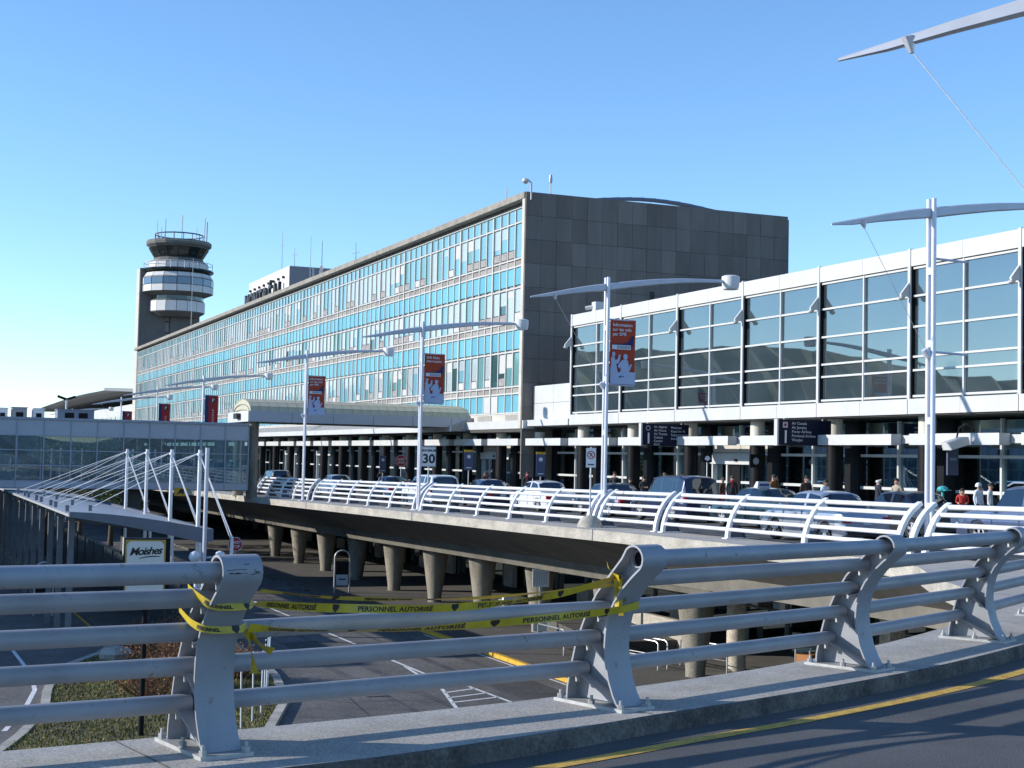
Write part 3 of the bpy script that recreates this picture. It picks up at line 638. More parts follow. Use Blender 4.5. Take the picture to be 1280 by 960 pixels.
# ------------------------------------------------------------------ banners
M_RED = mat('banner_red', (.42, .055, .022), .8, 0, .1, 2); M_BLUEP = mat('banner_pale_blue', (.42, .50, .68), .8, 0, .05, 2); M_NAVY = mat('banner_navy', (.025, .03, .12), .8); M_PRW = mat('banner_white_print', (.72, .72, .74), .8)
def poly3(pts, y, k): return MB().add([(x, y, z) for x, z in pts], [tuple(range(len(pts)))])
def circ(cx, cz, r, rz=None, n=14, y=0): return [(cx+r*math.cos(2*math.pi*k/n), cz+(rz or r)*math.sin(2*math.pi*k/n)) for k in range(n)]
def banner(x, y, z, lines, label):
    T = thing('banner', label, 'banner', (x, y, z), 0, 'red banners on the lamp posts'); W, Hh = 1.0, 2.3
    cl_ = MB(); cl_.loft([[(0, -.004, q), (W, -.004+.03*math.sin(q*2), q), (W, .004+.03*math.sin(q*2), q), (0, .004, q)] for q in [Hh*k/10 for k in range(11)]]); part(T, 'cloth', cl_, M_RED, local=True)
    for sd_ in (-1, 1):
        yy = -.04*1 if sd_ < 0 else .04
        fx = (lambda u: u) if sd_ < 0 else (lambda u: W-u)
        def fl(pts, k, m, nm):
            q = [(fx(a), yy+sd_*.002*k, b) for a, b in pts]
            part(T, nm, MB().add(q, [tuple(range(len(q)))]), m, local=True)
        fl([(0.005, .005), (.995, .005), (.995, .44), (.72, .45), (.3, .43), (.005, .47)], 1, M_BLUEP, 'print')
        fl([(.0, .43), (.04, .80), (.02, .9), (.08, 1.0), (.16, .98), (.20, .85), (.30, .9), (.33, 1.05), (.40, 1.06), (.39, .88), (.33, .75), (.24, .72), (.30, .43)], 2, M_BLUEP, 'print')
        fl(circ(.13, 1.07, .065, .085), 2, M_BLUEP, 'print')
        fl([(.40, .43), (.42, .62), (.36, .55), (.30, .66), (.42, .83), (.54, .90), (.66, .90), (.72, .78), (.73, .62), (.80, .74), (.86, .72), (.78, .52), (.74, .43)], 3, M_BLUEP, 'print')
        fl(circ(.60, .99, .09, .10), 3, M_BLUEP, 'print')
        fl(circ(.45, .27, .11, .035), 4, M_NAVY, 'print'); fl(circ(.47, .26, .06, .02), 5, M_BLUEP, 'print')
        fl([(.05, 1.42), (.55, 1.46), (.72, 1.52), (.86, 1.74), (.93, 1.76), (.88, 1.36), (.70, 1.30), (.05, 1.34)], 2, M_NAVY, 'print')
        fl([(.06, 1.24), (.80, 1.24), (.80, 1.40), (.06, 1.40)], 3, M_PRW, 'print')
        for k in range(5): fl(circ(.30+k*.105, 1.32, .045, .058), 4, M_NAVY, 'print'); fl(circ(.30+k*.105, 1.32, .022, .034), 5, M_PRW, 'print')
        for k in range(len(lines)):
            fn = lambda a, b, c: (fx(.08+a), yy+sd_*.006, 2.06-.165*k+b)
            part(T, 'lettering', text_mb(lines[k], .165, fn, bold=.003), M_PRW, local=True)
ban_z = -2.29+4.98
banner(23.35, 46.9, -2.29+5.02, ('Information', 'sur les vols', 'par SMS'), 'red banner reading Information sur les vols, in front of the glass concourse')
banner(22.9, 65.4, -2.46+5.02, ('SMS flight', 'information'), 'red banner reading SMS flight information above the barrel canopy')
banner(22.45, 84.6, -2.67+5.02, ('Information', 'sur les vols', 'par SMS'), 'small red banner left of the canopy roof, third from the right')
def pbanner(x, y, z, label):
    T = thing('banner', label, 'banner', (x, y, z), 0, 'red banners on the lamp posts'); W, Hh = 1.0, 2.3
    part(T, 'cloth', MB().box(0, W, -.004, .004, 0, Hh), mat('banner_dark_red', (.33, .02, .02), .8), local=True)
    for sd_ in (-1, 1):
        yy = sd_*.006; fx = (lambda u: u) if sd_ < 0 else (lambda u: W-u)
        part(T, 'print', MB().add([(fx(a), yy, b) for a, b in ((0, .005), (.28, .005), (.28, 2.295), (0, 2.295))], [(0, 1, 2, 3)]), M_NAVY, local=True)
        part(T, 'print', MB().add([(fx(a), yy, b) for a, b in circ(.62, 1.92, .17, .22)], [tuple(range(14))]), M_BLACK, local=True)
        part(T, 'lettering', text_mb('P', .36, lambda a, b, c: (fx(.52+a), yy*1.4, 1.79+b), bold=.006), M_PRW, local=True)
        mk = MB()
        for k in range(6): mk.add([(fx(a), yy, b) for a, b in ((.55, .2+k*.18), (.70, .2+k*.18), (.70, .30+k*.18), (.55, .30+k*.18))], [(0, 1, 2, 3)])
        part(T, 'print', mk, mat('faded_print', (.55, .35, .35), .8), local=True)
pbanner(22.05, 113.5, -2.9+5.02, 'tallest red and navy P banner seen above the skybridge'); pbanner(21.85, 133.5, -3.02+5.02, 'middle red and navy P banner above the skybridge'); pbanner(22.35, 159.5, -3.12+5.02, 'lowest red and navy P banner, leftmost above the skybridge')

# ================================================================== ROAD SIGNS
M_SGNW = mat('sign_white', (.72, .72, .72), .5); M_SGNB = mat('sign_back_grey', (.3, .3, .31), .5, .4); M_SPOST = mat('sign_post_steel', (.55, .55, .56), .45, .5)
def facing(x, y): return math.atan2(-x, y)       # turn a sign's front towards the ramp
def sign_T(label, cat, x, y, z, h, rz, base=None, name='road_sign', group=None):
    T = thing(name, label, cat, (x, y, z), rz, group)
    part(T, 'post', MB().tube([(0, .03, 0), (0, .03, h)], .03, 8), M_SPOST, 50, local=True)
    return T
rz = R(-14)
T = sign_T('white speed sign reading MAXIMUM 30 behind the railing', 'speed sign', 23.5, 66.2, zd(66.2), 2.95, rz)
part(T, 'plate', MB().box(-.34, .34, -.008, .008, 2.05, 3.0), M_SGNW, local=True)
bd = MB()
for a, b, c, d in ((-.32, .32, 2.07, 2.085), (-.32, .32, 2.965, 2.98), (-.32, -.305, 2.07, 2.98), (.305, .32, 2.07, 2.98)): bd.box(a, b, -.0105, -.0085, c, d)
part(T, 'border', bd, M_BLACK, local=True)
part(T, 'lettering', text_mb('MAXIMUM', .145, lambda a, b, c: (a, -.012, 2.76+b), align='CENTER', bold=.006), M_BLACK, local=True)
part(T, 'lettering', text_mb('30', .60, lambda a, b, c: (a, -.012, 2.22+b), align='CENTER', bold=.018), M_BLACK, local=True)
part(T, 'concrete_foot', MB().lathe([(.2, 0), (.2, .25), (.14, .3)], 12), M_CONCW, 40, local=True)
M_STOP = mat('stop_red', (.42, .02, .03), .5)
def stop_sign(x, y, z, label, h=2.6, r=.40, rz=R(-14)):
    T = sign_T(label, 'stop sign', x, y, z, h, rz, group='octagonal stop signs')
    oc = [(r*math.cos(R(22.5+45*k)), h-.15+r*math.sin(R(22.5+45*k))) for k in range(8)]; oi = [(a*.93, (b-h+.15)*.93+h-.15) for a, b in oc]
    part(T, 'plate', MB().prism([(a, -.006, b) for a, b in oc], (0, .012, 0)), M_SGNW, local=True)
    part(T, 'red_face', MB().add([(a, -.008, b) for a, b in oi], [tuple(range(8))]), M_STOP, local=True)
    part(T, 'lettering', text_mb('ARRÊT', .20, lambda a, b, c: (a, -.010, h-.12+b), align='CENTER', bold=.004), M_PRW, local=True)
    part(T, 'lettering', text_mb('STOP', .20, lambda a, b, c: (a, -.010, h-.34+b), align='CENTER', bold=.004), M_PRW, local=True)
stop_sign(32.3, 96.6, zd(96)+.15, 'red ARRÊT STOP sign left of the speed sign', 2.5, .42)
stop_sign(28.9, 126, zd(126), 'distant red ARRÊT STOP sign beside the skybridge pillar', 2.9, .42)
stop_sign(17.2, 79, -7.8, 'dim red stop sign in the shade of the lower road', 3.1, .40)
T = sign_T('no parking sign on a thin post in a domed concrete foot', 'parking sign', 22.25, 46.0, zd(46), 2.75, R(-20))
part(T, 'plate', MB().box(-.17, .17, -.006, .006, 2.05, 2.72), M_SGNW, local=True)
rg_ = MB(); rg_.loft([[(a, -.009, b) for a, b in circ(0, 2.48, .14, None, 20)], [(a, -.009, b) for a, b in circ(0, 2.48, .105, None, 20)]], True, False); part(T, 'ring', rg_, M_STOP, local=True)
part(T, 'lettering', text_mb('P', .17, lambda a, b, c: (a, -.0085, 2.42+b), align='CENTER', bold=.006), M_BLACK, local=True)
part(T, 'slash', MB().bar((-.09, -.0105, 2.57), (.09, -.0105, 2.39), .002, .028, (1, 0, 1)), M_STOP, local=True)
part(T, 'arrow_mark', MB().box(-.11, .11, -.009, -.007, 2.13, 2.17), M_BLACK, local=True)
part(T, 'concrete_foot', MB().lathe([(.44, 0), (.42, .12), (.34, .27), (.2, .38), (.03, .42)], 18), M_CONCW, 50, local=True)
# small kerb signs by the doors
M_SBLUE = mat('sign_dusky_blue', (.07, .08, .15), .5)
def kerb_sign(x, y, label, m, h=2.3, w=.42, hh=.95, topm=None, name='kerb_sign'):
    T = sign_T(label, 'sign', x, y, zd(y)+.15, h, R(-14), name=name, group='small signs along the upper kerb')
    part(T, 'plate', MB().box(-w/2, w/2, -.02, .02, h-hh, h), m, local=True)
    if topm: part(T, 'cap', MB().box(-w/2-.01, w/2+.01, -.03, .03, h, h+.13), topm, local=True)
    part(T, 'pictogram', MB().add([(a, -.022, b) for a, b in circ(0, h-.28, .11)], [tuple(range(14))]), M_PRW, local=True)
    part(T, 'print', MB().box(-w*.3, w*.3, -.023, -.021, h-hh+.12, h-hh+.17), M_PRW, local=True)
    return T
kerb_sign(32.4, 84, 'dusky blue kerb sign with yellow cap beside the woman raising an arm', M_SBLUE, 2.9, .55, 1.1, M_YEL)
kerb_sign(32.4, 73.2, 'dusky blue kerb sign with yellow cap above the dark sedan', M_SBLUE, 2.7, .5, 1.2, M_YEL)
kerb_sign(32.4, 101, 'dusky blue kerb sign left of the far stop sign', M_SBLUE, 2.7, .45, 1.2)
T = kerb_sign(32.3, 35.6, 'pale parking post with a yellow top beside the blue van', M_SGNW, 3.15, .30, 1.55, M_YEL)
kerb_sign(33.5, 57.4, 'dark round pictogram sign left of the sliding doors', M_DARK, 2.75, .42, .45)
# ================================================================== MAIN TERMINAL BLOCK
M_STONE = mat('stone_cladding', (.155, .138, .125), .85, 0, .16, .9, .08, rnd=.16, streak=5)
M_CREAM = mat('cream_frame', (.50, .47, .41), .8, 0, .14, .8, streak=.5)
M_FRAME = mat('facade_frame', (.50, .49, .465), .55, 0, .08, 1.5)
M_SPAN = [mat('spandrel_blue_%s' % n, c, .28, 0, .08, .7) for n, c in (('a', (.12, .37, .45)), ('b', (.14, .40, .47)), ('c', (.11, .34, .43)))]
M_GREY = [mat('grey_panel_%s' % n, c, .8, 0, .12, 2) for n, c in (('a', (.30, .28, .255)), ('b', (.24, .22, .20)))]
def paneglass(nm, col, r=.06, spec=.9): return mat(nm, col, r, 0, .15, .4, spec=spec)
M_PANE = [paneglass('pane_blind_white', (.40, .46, .47)), paneglass('pane_blue', (.17, .36, .43)), paneglass('pane_teal', (.14, .29, .29)), paneglass('pane_dark_teal', (.03, .085, .09))]
M_ACU = mat('air_conditioner', (.30, .27, .26), .7, 0, .3, 4)
BX, BY0, BAY, NB, CW = 36.0, 83.3, 6.12, 26, 1.224
BY1 = BY0+BAY*NB; GX = BX+.10
TB_ = thing('terminal_block', 'long blue and white glazed terminal office block with dark stone end wall', 'building', (BX+9, BY0+20, -2.6)); I = inv_of(TB_)
def tp(nm, me, p, lb=None):
    o = link(nm, me, TB_, I @ Vector(p))
    if nm in ('window_pane', 'transom_pane'): o.rotation_euler = (0, R(random.uniform(-.35, .35)), R(random.uniform(-.7, .7)))
    return o
core = MB().box(BX+.2, BX+18.5, BY0+.16, BY1, 1.9, 16.2); part(TB_, 'wall', core, mat('block_core', (.25, .24, .23), .9, 0, .2, .3))
roof = MB().box(BX-.55, BX+18.45, BY0+.102, BY1+.1, 16.14, 16.52); part(TB_, 'roof_slab', roof, mat('roof_edge_concrete', (.27, .245, .21), .9, 0, .25, 1.2, .15))
part(TB_, 'end_pier', MB().box(BX-.5, BX+.32, BY0+.101, BY0+.50, 1.9, 16.138), M_CREAM)
# stone panels of the end wall, laid one by one
sw_, sh_ = 18.99/18, 1.475
for r_ in range(13):
    for c_ in range(18):
        zt = 16.515-r_*sh_; zb = zt-sh_
        if zb < -2.6: continue
        pr = random.choice((0, .006, .012, .018))
        mb = MB().box(BX-.48+c_*sw_+.008, BX-.48+(c_+1)*sw_-.008, BY0-.02-pr, BY0+.10, zb+.008, zt-.008)
        part(TB_, 'stone_panel', mb, M_STONE)
part(TB_, 'corner_strip', MB().box(BX+18.515, BX+18.6, BY0, BY0+.5, -2.6, 16.3), M_STONE)
part(TB_, 'wall_vent', MB().box(BX+8.2, BX+8.55, BY0-.05, BY0-.03, 10.3, 10.85), M_BLACK)
rv = MB()
for k in range(12):
    x0, x1 = BX+4+k*.9, BX+4.9+k*.9; h = lambda x: .50*math.sin(math.pi*(x-BX-4)/10.8)
    rv.prism([(x0, BY0+1.5, 16.5+h(x0)), (x1, BY0+1.5, 16.5+h(x1)), (x1, BY0+1.5, 16.68+h(x1)), (x0, BY0+1.5, 16.66+h(x0))], (0, .5, 0))
part(TB_, 'curved_roof', rv, mat('blue_grey_roof', (.10, .13, .2), .5))
for x in (BX+6, BX+9, BX+12): part(TB_, 'roof_strut', MB().box(x, x+.12, BY0+1.6, BY0+1.72, 16.5, 16.85), M_FRAME)
# storey bands: (kind, z0, z1)
bands = [('transom', 15.06, 15.80), ('win', 12.76, 14.86), ('grey', 12.20, 12.55), ('span', 11.02, 12.08), ('win', 8.74, 10.72), ('grey', 8.22, 8.56), ('span', 6.95, 8.10), ('win', 4.66, 6.70), ('grey', 4.14, 4.48), ('span', 2.98, 4.04)]
NI = 60                                                            # the nearest 60 columns piece by piece, the rest joined
mz = {k: {} for k in ('w',)}
def pane_pick(storey, c):
    r = random.random()
    if storey == 0: return 1 if c < 14 and r < .6 else (0 if r < .62 else (1 if r < .9 else 2))
    if storey == 1: return 0 if r < .5 else (1 if r < .72 else (2 if r < .95 else 3))
    return (2 if r < .45 else 3 if r < .72 else 0 if r < .85 else 1) if c < 24 else (0 if r < .55 else 1 if r < .75 else 2)
fill = {}
cache = {}
def piece(nm, dims, m):
    k = (nm, dims, m.name)
    if k not in cache:
        h, d, wd_ = dims; cache[k] = MB().box(-.0, d, -wd_/2, wd_/2, 0, h).mesh(nm, m)
    return cache[k]
names = {'transom': 'transom_pane', 'win': 'window_pane', 'grey': 'grey_panel', 'span': 'spandrel_panel'}
for c in range(NB*5):
    y = BY0+.44+(c+.5)*CW*(BAY*NB-.5)/(BAY*NB); storey = -1
    for kind, z0, z1 in bands:
        if kind == 'win': storey += 1
        if z1 < 4.2 and 84.5 < y < 93 and kind in ('span',) and y > 88.5: pass
        m = random.choice(M_SPAN) if kind == 'span' else random.choice(M_GREY) if kind == 'grey' else M_PANE[1] if kind == 'transom' else M_PANE[pane_pick(storey, c)]
        gap = .0
        ac = kind == 'win' and random.random() < (.42 if c < 80 else .3)
        d0 = GX+(.03 if kind in ('win', 'transom') else 0)
        if c < NI:
            if kind == 'win' and random.random() < .38:
                hb_ = round(random.choice((.3, .45, .6, .8))*(z1-z0-.56), 3); tp('blind', piece('blind', (hb_, .02, .98), M_PANE[0] if random.random() < .7 else M_FRAME), (d0-.012, y, z1-hb_-.02))
            if ac:
                part_m = piece('window_pane', (round(z1-z0-.56, 3), .06, 1.06), m); tp(names[kind], part_m, (d0, y, z0+.56)); tp('ac_unit', piece('ac_unit', (.46, .2, .86), random.choice((M_ACU, M_GREY[0], M_FRAME))), (d0-.06, y, z0+.03))
            else: tp(names[kind], piece(names[kind], (round(z1-z0, 3), .06, 1.06), m), (d0, y, z0))
        else:
            q = fill.setdefault((kind, m.name), MB())
            q.box(d0, d0+.06, y-.53, y+.53, z0+(.56 if ac else 0), z1)
            if ac: fill.setdefault(('ac', M_ACU.name), MB()).box(d0-.06, d0+.1, y-.43, y+.43, z0+.03, z0+.49)
for (kind, mn), mb in fill.items(): part(TB_, names.get(kind, 'ac_unit'), mb, MATS[mn], stuff=True)
# mullions and rails stand proud of the panes
for c in range(NB*5+1):
    y = BY0+.44+c*CW*(BAY*NB-.5)/(BAY*NB); big = c % 5 == 0
    wd_ = .09 if big else .06
    tp('mullion', piece('mullion', (12.9, .15 if big else .12, .18 if big else .11), M_FRAME), (GX-(.08 if big else .05), y, 2.88))
for z in (15.84, 14.90, 12.60, 12.12, 10.76, 8.60, 8.14, 6.74, 4.52, 4.08, 2.86):
    part(TB_, 'facade_rail', MB().box(GX-.04, GX+.1, BY0+.45, BY1, z+.01, z+.11), M_FRAME)
part(TB_, 'base_panel', MB().box(GX-.02, GX+.1, BY0+.45, BY1, 1.92, 2.858), M_CREAM)
for a, b in ((84.5, 87.2), (89.5, 92)): part(TB_, 'base_panel', MB().box(GX-.05, GX-.022, a, b, 2.1, 2.8), M_GREY[0])
for y in (88.7, 90.0): part(TB_, 'blank_panel', MB().box(GX-.03, GX+.0, y-.0, y+1.0, 2.98, 4.04), M_FRAME)
# ground floor canopy of the block: white fascia with a sloping felt roof
cp = MB(); cp.prism([(34.5, 92.8, 1.8), (34.5, 92.8, 2.12), (36.05, 92.8, 2.72), (36.05, 92.8, 1.8)], (0, 148, 0)); part(TB_, 'canopy_roof', cp, mat('grey_felt', (.30, .29, .28), .95, 0, .3, 4, .2))
part(TB_, 'canopy_fascia', MB().box(34.42, 34.498, 92.8, 241, 1.76, 2.16), M_WHITE)
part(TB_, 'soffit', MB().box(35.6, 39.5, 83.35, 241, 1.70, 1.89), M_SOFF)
part(TB_, 'corner_band', MB().box(35.55, 36.3, 83.1, 92.78, 1.90, 2.4), M_WHITE)
# rooftop sign box
part(TB_, 'sign_house', MB().box(41.0, 50, 164.3, 184.8, 16.5, 21.45), mat('sign_house_wall', (.62, .60, .56), .85, 0, .12, 1))
part(TB_, 'sign_house_side', MB().box(41.02, 50, 164.2, 164.298, 16.5, 21.4), mat('sign_house_shade', (.22, .22, .25), .8))  # darker slab: the shade of this side is put into its colour
for x in (43.6, 46.8): part(TB_, 'downpipe', MB().box(x, x+.25, 164.0, 164.196, 17.5, 21.3), M_FRAME)
M_LET = mat('letter_black', (.02, .02, .025), .5)
lt = 'MONTRÉAL'
for i, ch in enumerate(lt):
    me = text_mesh(ch, 3.1, .16, 'CENTER', .05); o = link('sign_letter', me, TB_); me.materials.append(M_LET)
    o.matrix_local = I @ Matrix.Translation((40.55, 183.4-i*2.42, 17.7)) @ Matrix(((0, 0, -1, 0), (-1, 0, 0, 0), (0, 1, 0, 0), (0, 0, 0, 1)))
    part(TB_, 'letter_bracket', MB().box(40.7, 41, 183.3-i*2.42, 183.4-i*2.42, 20.2, 20.5), M_BLACK)
M_ANT = mat('antenna_grey', (.33, .34, .36), .5, .4)
def antenna(x, y, z, h, label, kind=0, r=.05):
    T = thing('antenna', label, 'antenna', (x, y, z), 0, 'rooftop aerials')
    part(T, 'mast', MB().tube([(0, 0, 0), (0, 0, h)], [r, r*.5], 6), M_ANT, local=True)
    if kind == 1: part(T, 'crossbar', MB().tube([(-.1, -1.4, h*.7), (.1, 1.4, h*.8)], .035, 5).tube([(0, 0, h*.5), (0, 0, h*1.15)], .03, 5), M_ANT, local=True)
    if kind == 2:
        part(T, 'loop', MB().tube([(.0, .55*math.cos(a*.5236), h*.42+.55*math.sin(a*.5236)) for a in range(13)], .05, 5), M_ANT, local=True)
    if kind == 3: part(T, 'tip', MB().lathe([(.09, h-.5), (.12, h-.3), (.09, h)], 8), M_ANT, 40, local=True)
antenna(38, 92.5, 16.5, 2.0, 'short rod aerial on the roof near the stone corner', 0, .05)
antenna(38.5, 210, 16.5, 11, 'tall thin whip aerial left of the rooftop lettering', 0, .06)
antenna(42, 172, 21.45, 4.5, 'tall aerial at the middle of the lettered roof box', 1)
antenna(42, 166, 21.45, 2.0, 'short aerial with a crosspiece on the lettered roof box', 1)
antenna(39.5, 145, 16.5, 5.2, 'leaning aerial with a ring just right of the roof box', 2, .08)
antenna(39, 147.5, 16.5, 6.0, 'slim aerial beside the ringed one', 0, .04)
antenna(38, 128, 16.5, 2.4, 'cross shaped aerial on the middle of the roof edge', 1, .07)
antenna(38, 135, 16.5, 1.2, 'stubby aerial left of the cross shaped one', 3, .07)
def camera_thing(x, y, z, label):
    T = thing('security_camera', label, 'camera', (x, y, z), 0)
    part(T, 'bracket', MB().tube([(0, 0, -.5), (0, 0, .55), (-.35, -.1, .75)], .06, 8), M_WHITE, 50, local=True)
    part(T, 'dome', MB().lathe([(.05, .78), (.2, .72), (.22, .58), (.12, .45), (.02, .42)], 12, (-.45, -.12, 0)), M_WHITE, 40, local=True)
camera_thing(BX-.2, BY0-.15, 16.5, 'white dome camera on the roof corner of the stone wall')
antenna(37.3, BY0+.3, 16.5, 1.25, 'thin knobbed rod beside the roof corner camera', 3, .04)

# ================================================================== GROUND FLOOR OF THE DEPARTURES LEVEL (both buildings)
def ground_floor(T, ys, zoff):
    I = inv_of(T)
    for i in range(len(ys)-1):
        a, b = ys[i], ys[i+1]; d = a
        z0 = zd((a+b)/2)+.15
        for lo, hi in ((z0+.08, -.94), (-.84, .40), (.52, 1.22), (1.34, 1.84)):
            for y0, y1 in ((a+.5, (a+b)/2-.05), ((a+b)/2+.05, b-.5)):
                part(T, 'window_pane', MB().box(37.80, 37.84, y0, y1, lo, hi), GL_STORE)
        part(T, 'mullion', MB().box(37.68, 37.86, (a+b)/2-.05, (a+b)/2+.05, z0, 1.88), M_WHITE)
        for z in (-.94, .40): part(T, 'transom_bar', MB().box(37.70, 37.855, a+.5, b-.5, z, z+.12), M_WHITE)
        part(T, 'awning_box', MB().box(35.62, 36.1, a+.75, b-.35, .86, 1.28), M_WHITE)
        part(T, 'awning_beam', MB().box(36.15, 36.38, a+.0, b, .93, 1.24), M_FRAME)
        part(T, 'column_cladding', MB().lathe([(.36, z0-.02), (.36, .84)], 16, (36.75, a, 0)), M_DARK, 40)
        part(T, 'column_head', MB().lathe([(.34, .842), (.34, 1.70 if T is TB_ else 1.984)], 16, (36.75, a, 0)), mat('column_head_cream', (.62, .58, .50), .7), 40)
        part(T, 'wall_pier', MB().box(37.6, 38.0, a-.48, a+.48, z0, 1.88), M_DARK)
PAVY = [28.1, 34.2, 40.3, 46.35, 52.4, 58.45, 64.6, 70.75, 77.0, 83.3]
TP = thing('glass_concourse', 'glass fronted concourse with white frames and dark ground floor', 'building', (40, 55, -2.3)); I = inv_of(TP)
ground_floor(TP, PAVY[:-1]+[83.2], 0)
ground_floor(TB_, [83.3+6.12*k for k in range(0, 25)], 0)
part(TP, 'back_wall', MB().box(44, 44.3, 24, 83.2, -2.6, 8.2), mat('hall_back_wall', (.40, .45, .43), .8, 0, .3, .4))
part(TP, 'hall_floor', MB().box(37.9, 43.99, 24, 83.2, -2.5, -2.1), M_SIDE); part(TP, 'upper_floor', MB().box(36.5, 43.99, 24, 77, 2.04, 2.6), M_SOFF)
part(TP, 'ground_partition', MB().box(39.6, 39.8, 24, 83.2, -2.09, 1.9), mat('hall_partition', (.34, .35, .34), .8, 0, .5, .25))
part(TB_, 'ground_partition', MB().box(39.6, 39.8, 83.3, 240, -2.5, 1.69), MATS['hall_partition'])
# upper glazing
zr = [2.71, 3.70, 4.22, 5.37, 6.55, 7.63]
up = PAVY[:-1]
for i in range(len(up)-1):
    a, b = up[i], up[i+1]; m_ = (a+b)/2
    for y0, y1 in ((a+.15, m_-.04), (m_+.04, b-.15)):
        for k in range(5): part(TP, 'window_pane', MB().box(36.03, 36.06, y0, y1, zr[k]+.06, zr[k+1]-.02), GL_PAV)
        part(TP, 'parapet_panel', MB().box(35.86, 36.3, y0-.14 if y0 < m_ else y0-.03, y1+.03 if y1 < m_ else y1+.14, 7.72, 8.36), M_WHITE)
        part(TP, 'band_panel', MB().box(35.80, 36.4, y0-.13 if y0 < m_ else y0-.032, y1+.032 if y1 < m_ else y1+.13, 2.04, 2.62), M_WHITE)
    part(TP, 'mullion', MB().box(35.93, 36.08, m_-.04, m_+.04, 2.62, 7.72), M_WHITE)
    for z in zr: part(TP, 'transom_bar', MB().box(35.95, 36.075, a+.12, b-.12, z-.02, z+.06), M_WHITE)
for y in up:
    part(TP, 'fin', MB().box(35.83, 36.08, y-.075, y+.075, 2.62, 8.40), M_WHITE)
    for s in (-1, 1): part(TP, 'groove', MB().box(35.90, 36.06, *sorted((y+s*.0755, y+s*.10)), 2.63, 8.37), M_DARK)
    b_ = MB(); b_.prism([(35.82, y-.04, 7.1), (35.82, y-.04, 6.56), (35.46, y-.04, 6.52), (35.44, y-.04, 6.64)], (0, .1, 0)); lo_ = part(TP, 'lamp_bracket', b_, M_WHITE)
    sub(lo_, 'uplighter', MB().lathe([(.04, 6.40), (.12, 6.46), (.13, 6.53)], 12, (35.50, y, 0)), M_FRAME, 40, TP)
part(TP, 'roof', MB().box(36.3, 56, 24, 77.2, 8.0, 8.3), M_FRAME)
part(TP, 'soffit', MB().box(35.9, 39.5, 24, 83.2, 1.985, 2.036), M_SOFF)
part(TP, 'end_wall', MB().box(36.3, 44, 77.02, 77.2, 2.4, 8.2), M_WHITE)
for z0, z1 in ((2.42, 3.42), (3.44, 4.5)):
    for a, b in ((77.25, 80.2), (80.22, 83.2)): part(TP, 'link_panel', MB().box(36.25, 36.5, a, b, z0, z1), M_WHITE)
part(TP, 'band_panel', MB().box(35.80, 36.4, 77.16, 83.2, 2.04, 2.41), M_WHITE)
part(TP, 'roof_camera', MB().box(36.2, 36.9, 74.6, 75.1, 8.4, 8.95).tube([(35.9, 75.3, 8.6), (36.9, 74.6, 8.8)], .12, 6), M_WHITE)
# ceiling panels glimpsed inside
for i in range(12): part(TP, 'ceiling_panel', MB().box(38, 40.2, 29+i*4, 31.4+i*4, 7.2, 7.25), M_WHITE)
# sliding doors below
def doorway(T, a, b, z0):
    m_ = (a+b)/2
    part(T, 'door_header', MB().box(37.5, 37.79, a+.55, b-.5, -.02, .42), M_WHITE); part(T, 'door_sensor', MB().box(37.44, 37.49, m_-.12, m_+.12, .12, .24), M_BLACK)
    part(T, 'cream_blind', MB().box(37.7, 37.78, a+.6, m_-.06, .55, 1.2), M_CREAM); part(T, 'cream_blind', MB().box(37.7, 37.78, m_+.06, b-.55, .55, 1.2), M_CREAM)  # cream panels in the glazing over the doors
    for y in (a+1.5, m_+.9, b-.8): part(T, 'door_frame', MB().box(37.52, 37.79, y-.06, y+.06, z0, -.04), M_WHITE)
    part(T, 'door_leaf', MB().box(37.66, 37.74, m_-.1, m_+.85, z0, -.05), M_DARK)
doorway(TP, 58.45, 64.6, zd(61)+.15); doorway(TB_, 89.42, 95.54, zd(92)+.15); doorway(TB_, 132.3, 138.4, zd(135)+.15); doorway(TB_, 144.5, 150.6, zd(147)+.15)
# direction signs hung square to the front
def dirsign(y, names1, names2, label, sym):
    T = thing('direction_sign', label, 'sign', (35, y, .8), 0, 'hanging airline signs with a large 1')
    part(T, 'board', MB().box(33.70, 36.28, y-.10, y+.10, .82, 1.88), mat('sign_navy', (.010, .012, .03), .5, spec=.15)); part(T, 'edge_strip', MB().box(33.62, 33.698, y-.12, y+.12, .80, 1.897), M_WHITE)
    yy = y-.104
    part(T, 'lettering', text_mb('1', .74, lambda a, b, c: (33.86+a, yy, .92+b), bold=.01), M_PRW)
    rr = MB(); rr.loft([[(a, yy, b) for a, b in (circ(34.02, 1.66, .13, None, 16) if sym else [(33.90, 1.54), (34.14, 1.54), (34.14, 1.78), (33.90, 1.78)])], [(a, yy, b) for a, b in (circ(34.02, 1.66, .085, None, 16) if sym else [(33.97, 1.61), (34.07, 1.61), (34.07, 1.71), (33.97, 1.71)])]], True, False)
    part(T, 'pictogram', rr, mat('sign_grey_print', (.35, .37, .42), .6) if sym else mat('sign_pink_print', (.6, .4, .42), .6))
    for k, s_ in enumerate(names1): part(T, 'lettering', text_mb(s_, .16, lambda a, b, c: (34.34+a, yy, 1.68-.172*k+b)), M_PRW)
    for k, s_ in enumerate(names2): part(T, 'lettering', text_mb(s_, .16, lambda a, b, c: (35.28+a, yy, 1.66-.18*k+b)), M_PRW)
    for x in (34.0, 35.9): part(T, 'hanger', MB().box(x, x+.06, y-.03, y+.03, 1.88, 1.93), M_FRAME)
dirsign(64.1, ('Air Algérie', 'Air France', 'Air Transat', 'Cubana', 'Corsair', 'KLM'), ('Mexicana', 'Royal Air M.', 'Royal Jordanian', 'Swiss'), 'navy hanging sign with a large 1 and two columns of airlines', 1)
